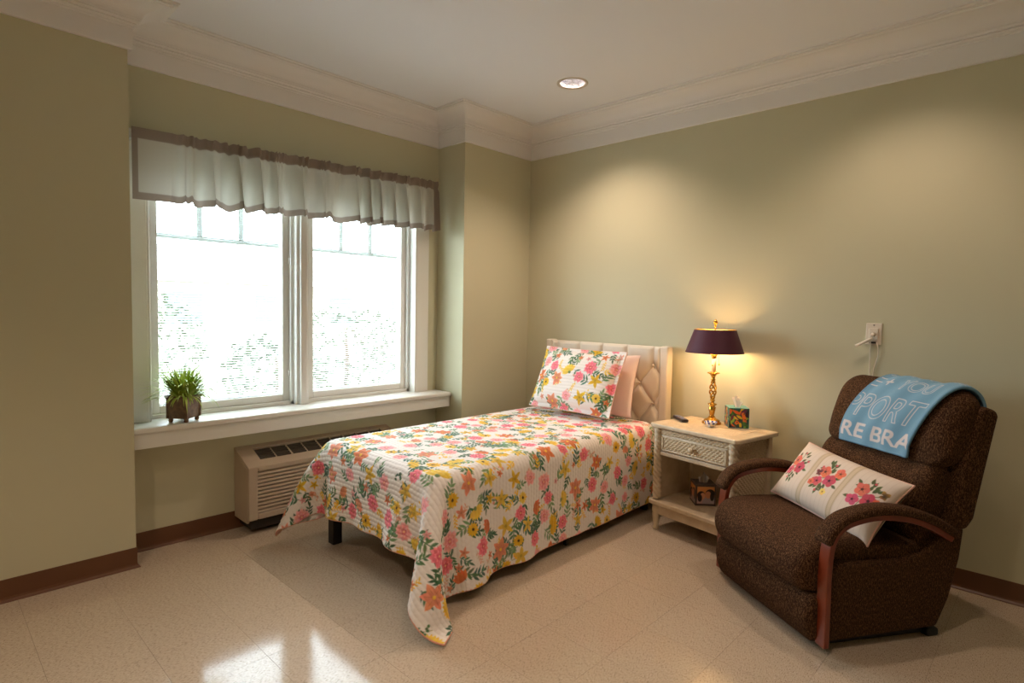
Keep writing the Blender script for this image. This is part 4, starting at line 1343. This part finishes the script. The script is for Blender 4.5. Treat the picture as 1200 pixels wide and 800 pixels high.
for (cx, cy, sc, variant) in ((.095, .165, 1.0, 0), (.300, .165, 1.0, 1), (.505, .165, 1.05, 2)):
    for k in range(22):
        a = rr.uniform(0, 6.28); d = rr.uniform(.025, .062)*sc; lf(cx+cos(a)*d*.85, cy+sin(a)*d*1.25, a, .030*sc)
    st = [(-.03, .02), (.028, .035), (.0, -.02), (-.022, -.05), (.05, -.01)]
    for k in range(5):
        ce.line(cx, cy, cx+.065*cos(.5+k), cy+.075*sin(.5+k), .003, GR2)
        lf(cx+.055*cos(.5+k), cy+.065*sin(.5+k), .8+k*1.3, .022)
        ce.disc(cx+.065*cos(.5+k), cy+.075*sin(.5+k), .006, (206, 84, 92))
    fl5(cx-.026*sc, cy+.026*sc, .030*sc, (216, 110, 88), (90, 50, 40)); fl5(cx+.024*sc, cy-.006*sc, .032*sc, (196, 72, 98), (70, 24, 40)); fl5(cx-.034*sc, cy-.030*sc, .026*sc, (204, 88, 108), (80, 30, 40))
    if variant == 1: fl5(cx+.05, cy+.045, .026, (228, 116, 88), (100, 60, 40)); fl5(cx+.03, cy-.065, .016, (236, 204, 110), (140, 100, 40)); fl5(cx-.06, cy-.045, .016, (222, 110, 90), (120, 60, 40))
    if variant == 2:
        fl5(cx+.058, cy+.0, .018, (210, 96, 70), (100, 50, 40))
        for sd in (-1, 1): ce.petal(cx+.062, cy+.045, 1.57+sd*.6, .026, .018, (206, 160, 76), 1.1, (70, 50, 40)); ce.petal(cx+.062, cy+.045, -1.57+sd*.7, .018, .014, (180, 130, 64), 1.1, (70, 50, 40))
    if variant == 1:
        for sd in (-1, 1): ce.petal(cx-.052, cy+.01, 1.9+sd*.7, .024, .017, (150, 80, 84), 1.1, (80, 44, 44)); ce.petal(cx-.052, cy+.01, -1.57+sd*.7, .018, .013, (150, 80, 84), 1.1, (80, 44, 44))
F, B = pillow(w, h, .155, ce.nu, ce.nv, 0, .07, 9)
cu = empty('lumbar_pillow', (0, 0, 0), 0, 'cream lumbar pillow embroidered with flower clusters on the recliner seat', 'pillow')
M['emb'] = mat('embroidered_linen', (226, 208, 190), .85, attr=True, bump=(500, .2))
link_mesh('pillow_front', np_grid_mesh('pillow_front', place(F, o_, ex, ey, ez), ce.a), M['emb'], cu)
link_mesh('pillow_back', np_grid_mesh('pillow_back', place(B[::3, ::3], o_, ex, ey, ez)), mat('pillow_backing', (214, 190, 164), .85), cu)
E_ = (F+B)/2
rim = list(E_[::5, 0])+list(E_[-1, ::5])+list(E_[::-5, -1])+list(E_[0, ::-5])
MB().tube([place(np.array(p), o_, ex, ey, ez) for p in rim], .0045, 8).build('piping', mat('rose_piping', (224, 176, 158), .8), cu)

# ---- blue throw with woven words over the headrest
def text_mask(c, txt, x, y, size, col, wdt=1.0, outline=None, shear=0.0, thick=0.0, fit=None):
    cu_ = bpy.data.curves.new('t', 'FONT'); cu_.body = txt; cu_.size = size; cu_.offset = thick
    ob = bpy.data.objects.new('t', cu_); COL.objects.link(ob)
    me = bpy.data.meshes.new_from_object(ob.evaluated_get(bpy.context.evaluated_depsgraph_get()))
    me.calc_loop_triangles()
    V = np.array([v.co[:2] for v in me.vertices]) if len(me.vertices) else np.zeros((0, 2))
    mask = np.zeros((c.nu, c.nv))
    SS = 3
    big = np.zeros((c.nu*SS, c.nv*SS), bool); r_ = c.res/SS
    if fit: V[:, 0] = fit[0] + (V[:, 0]-V[:, 0].min())/(V[:, 0].max()-V[:, 0].min())*(fit[1]-fit[0]); x = 0; wdt = 1
    for t in me.loop_triangles:
        A = V[list(t.vertices)].copy()
        A[:, 0] = A[:, 0]*wdt + shear*A[:, 1] + x; A[:, 1] += y
        i0, i1 = max(0, int(A[:, 0].min()/r_)-1), min(big.shape[0], int(A[:, 0].max()/r_)+2)
        j0, j1 = max(0, int(A[:, 1].min()/r_)-1), min(big.shape[1], int(A[:, 1].max()/r_)+2)
        if i1 <= i0 or j1 <= j0: continue
        X = (np.arange(i0, i1)*r_)[:, None]; Y = (np.arange(j0, j1)*r_)[None, :]
        def ed(p, q): return (X-p[0])*(q[1]-p[1]) - (Y-p[1])*(q[0]-p[0])
        e0, e1, e2 = ed(A[0], A[1]), ed(A[1], A[2]), ed(A[2], A[0])
        big[i0:i1, j0:j1] |= ((e0 >= 0) & (e1 >= 0) & (e2 >= 0)) | ((e0 <= 0) & (e1 <= 0) & (e2 <= 0))
    if outline:
        k = max(1, int(outline/r_)); er = big.copy()
        for _ in range(k):
            e2 = er.copy(); e2[1:] &= er[:-1]; e2[:-1] &= er[1:]; e2[:, 1:] &= er[:, :-1]; e2[:, :-1] &= er[:, 1:]; er = e2
        big &= ~er
    mask = big.reshape(c.nu, SS, c.nv, SS).mean((1, 3))
    c.put((slice(None), slice(None)), mask, col)
    bpy.data.objects.remove(ob); bpy.data.meshes.remove(me)
BW_, BLN = .375, .74          # width, length over the top (front hem at v=0)
bc = Canvas(BW_, BLN, .0022, (112, 158, 186))
LET = (214, 206, 206)
text_mask(bc, 'RE BRA', 0, .030, .105, LET, thick=.002, fit=(.008, .392))
text_mask(bc, 'PPORT', 0, .140, .165, LET, outline=.0042, thick=.0035, fit=(-.022, .350))
text_mask(bc, 'E', 0, .300, .085, LET, thick=-.001, fit=(-.01, .040)); text_mask(bc, 'YOU', 0, .300, .085, LET, outline=.0034, thick=.002, fit=(.140, .318))
x0_, y0_ = .082, .330
for a in range(4): bc.petal(x0_, y0_, a*pi/2, .022, .009, LET, .9); 
text_mask(bc, 'LOVE AND', -.020, .395, .095, LET, .9, outline=.003, thick=.002)
text_mask(bc, 'STRENGTH', -.060, .510, .120, LET, .8, outline=.003, thick=.002)
# path over the headrest: front bottom up, over the top and down behind
hp = np.array(HEAD)
k_f = np.argmin(np.hypot(hp[:, 0]-.583, hp[:, 1]-.735)); 
path = []
for k in range(len(hp)):
    q = hp[(k_f+k) % len(hp)]
    path.append(q)
    if k > 8 and q[1] < .78 and q[0] > .75: break
path = np.array(path)
sl_ = np.r_[0, np.cumsum(np.hypot(*np.diff(path, axis=0).T))]
nu_, nv_ = bc.nu, bc.nv
sv = np.linspace(0, min(BLN, sl_[-1]), nv_)
py = np.interp(sv, sl_, path[:, 0]); pz = np.interp(sv, sl_, path[:, 1])
for _ in range(12): py[1:-1] = .25*(py[2:]+py[:-2])+.5*py[1:-1]; pz[1:-1] = .25*(pz[2:]+pz[:-2])+.5*pz[1:-1]
ty, tz = np.gradient(py), np.gradient(pz); ln = np.hypot(ty, tz); nyv, nzv = -tz/ln, ty/ln
uu = np.linspace(0, 1, nu_)[:, None]
xs_ = -.165 + BW_*uu + (.30*np.clip(sv-.05, 0, .42))[None, :]        # skewed lie
offs = .013 + .004*np.sin(uu*9+sv[None, :]*14) + .003*np.sin(uu*21-sv[None, :]*9) + .006*np.exp(-((uu-.0)/.06)**2) + .006*np.exp(-((uu-1.)/.06)**2)
# bow of the headrest front and its rounded ends
tt = np.clip((xs_-.015)/.33, -1, 1)
cyH, czH = np.mean(hp[:, 0]), np.mean(hp[:, 1])
vy, vz = py-cyH, pz-czH; Lh = np.hypot(vy, vz)
bowy = -.02*(1-tt**2)*(np.maximum(0, -vy)/Lh)[None, :]
edge_ = np.clip(np.minimum(xs_+.315, .345-xs_), 0, 1)
kk = np.where(edge_ >= .085, 1, np.sqrt(np.clip(1-((.085-np.clip(edge_, 0, .085))/.085)**2, 0, 1)))
ff = 1-(1-kk)*.085/Lh[None, :]*.9
def blanket_pts(extra):
    Y_ = cyH + vy[None, :]*ff + bowy - 0 + (nyv[None, :])*(-(offs+extra))*-1
    Z_ = czH + vz[None, :]*ff + (nzv[None, :])*(offs+extra)
    return np.stack([xs_+0*Y_, Y_, Z_], -1)
sgn = 1.0 if (nyv[3]*(-1) > 0) else -1.0
nyv, nzv = nyv*sgn, nzv*sgn
th = empty('throw_blanket', RC_O, RC_A, 'blue throw blanket with pale woven words draped over the recliner headrest', 'blanket')
M['throw'] = mat('blue_knit', (112, 158, 186), .95, attr=True, bump=(420, .35), sheen=.25)
TP = blanket_pts(.006)
link_mesh('blanket_front', np_grid_mesh('blanket_front', TP, bc.a), M['throw'], th)
UP = blanket_pts(-.005)[::3, ::3]
link_mesh('blanket_underfold', np_grid_mesh('blanket_underfold', UP, bc.a[::3, ::3]*0+np.array((112, 158, 186))), M['throw'], th)
M['throwedge'] = mat('blue_knit_edge', (108, 152, 180), .95, bump=(420, .35))
MID = blanket_pts(.0005)
rim = list(MID[0, ::-6])+list(MID[::6, 0])+list(MID[-1, ::6])
MB().tube(rim, .0068, 8).build('folded_edge', M['throwedge'], th)

# ------------------------------------------------------------------ wall plate with call cord
M['plate'] = mat('ivory_plastic', (228, 216, 198), .35)
wp = empty('wall_plate', (0, -2.499, 1.245), 0, 'ivory nurse-call wall plate above the recliner', 'wall plate')
box('plate', (-.006, -.037, -.058), (0, .037, .058), M['plate'], wp, .003)
box('socket_block', (-.012, -.022, -.030), (-.005, .022, .032), M['plate'], wp, .003)
MB().lathe([(.004, 0), (.004, .002), (.001, .003)], 12).build('screw', mat('screw_metal', (120, 110, 100), .4, metal=.8), wp, loc=(-.006, 0, .048), rot=(0, R(-90), 0))
MB().box((-.012, -.012, -.050), (-.005, .018, -.040)).build('jack', M['acdark'], wp, .001)
cc_ = empty('call_cord', (0, -2.499, 1.245), 0, 'white call cord and handset plugged into the wall plate', 'cord')
MB().tube([(-.012, 0, .0), (-.030, .0, -.004), (-.038, .0, -.012)], [.010, .010, .007], 12).build('plug', M['plate'], cc_)
MB().tube([(-.034, -.002, -.022), (-.036, .02, -.034), (-.038, .045, -.050), (-.039, .075, -.066)], [.0055, .008, .008, .0075], 12).build('handset', M['plate'], cc_)
MB().tube([(-.036, 0, -.010), (-.03, .008, -.04), (-.014, .012, -.08), (-.010, .010, -.16), (-.010, .008, -.25), (-.012, .004, -.36)], .0028, 8).build('cable', M['plate'], cc_)
MB().tube([(-.010, -.018, -.045), (-.012, -.026, -.08), (-.010, -.025, -.12), (-.010, -.010, -.18), (-.010, -.004, -.25), (-.012, .0, -.36)], .0022, 8).build('cable', M['plate'], cc_)

# ------------------------------------------------------------------ put each thing's Empty at the base of the thing
bpy.context.view_layer.update()
for o in [q for q in COL.objects if q.type == 'EMPTY' and q.parent is None and q.location.length < 1e-6]:
    pts = [c.matrix_world @ Vector(b) for c in o.children_recursive if c.type == 'MESH' for b in c.bound_box]
    if not pts: continue
    lo = [min(p[i] for p in pts) for i in range(3)]; hi = [max(p[i] for p in pts) for i in range(3)]
    base = Vector(((lo[0]+hi[0])/2, (lo[1]+hi[1])/2, lo[2]))
    o.location = base
    for c in o.children: c.location = c.location - base
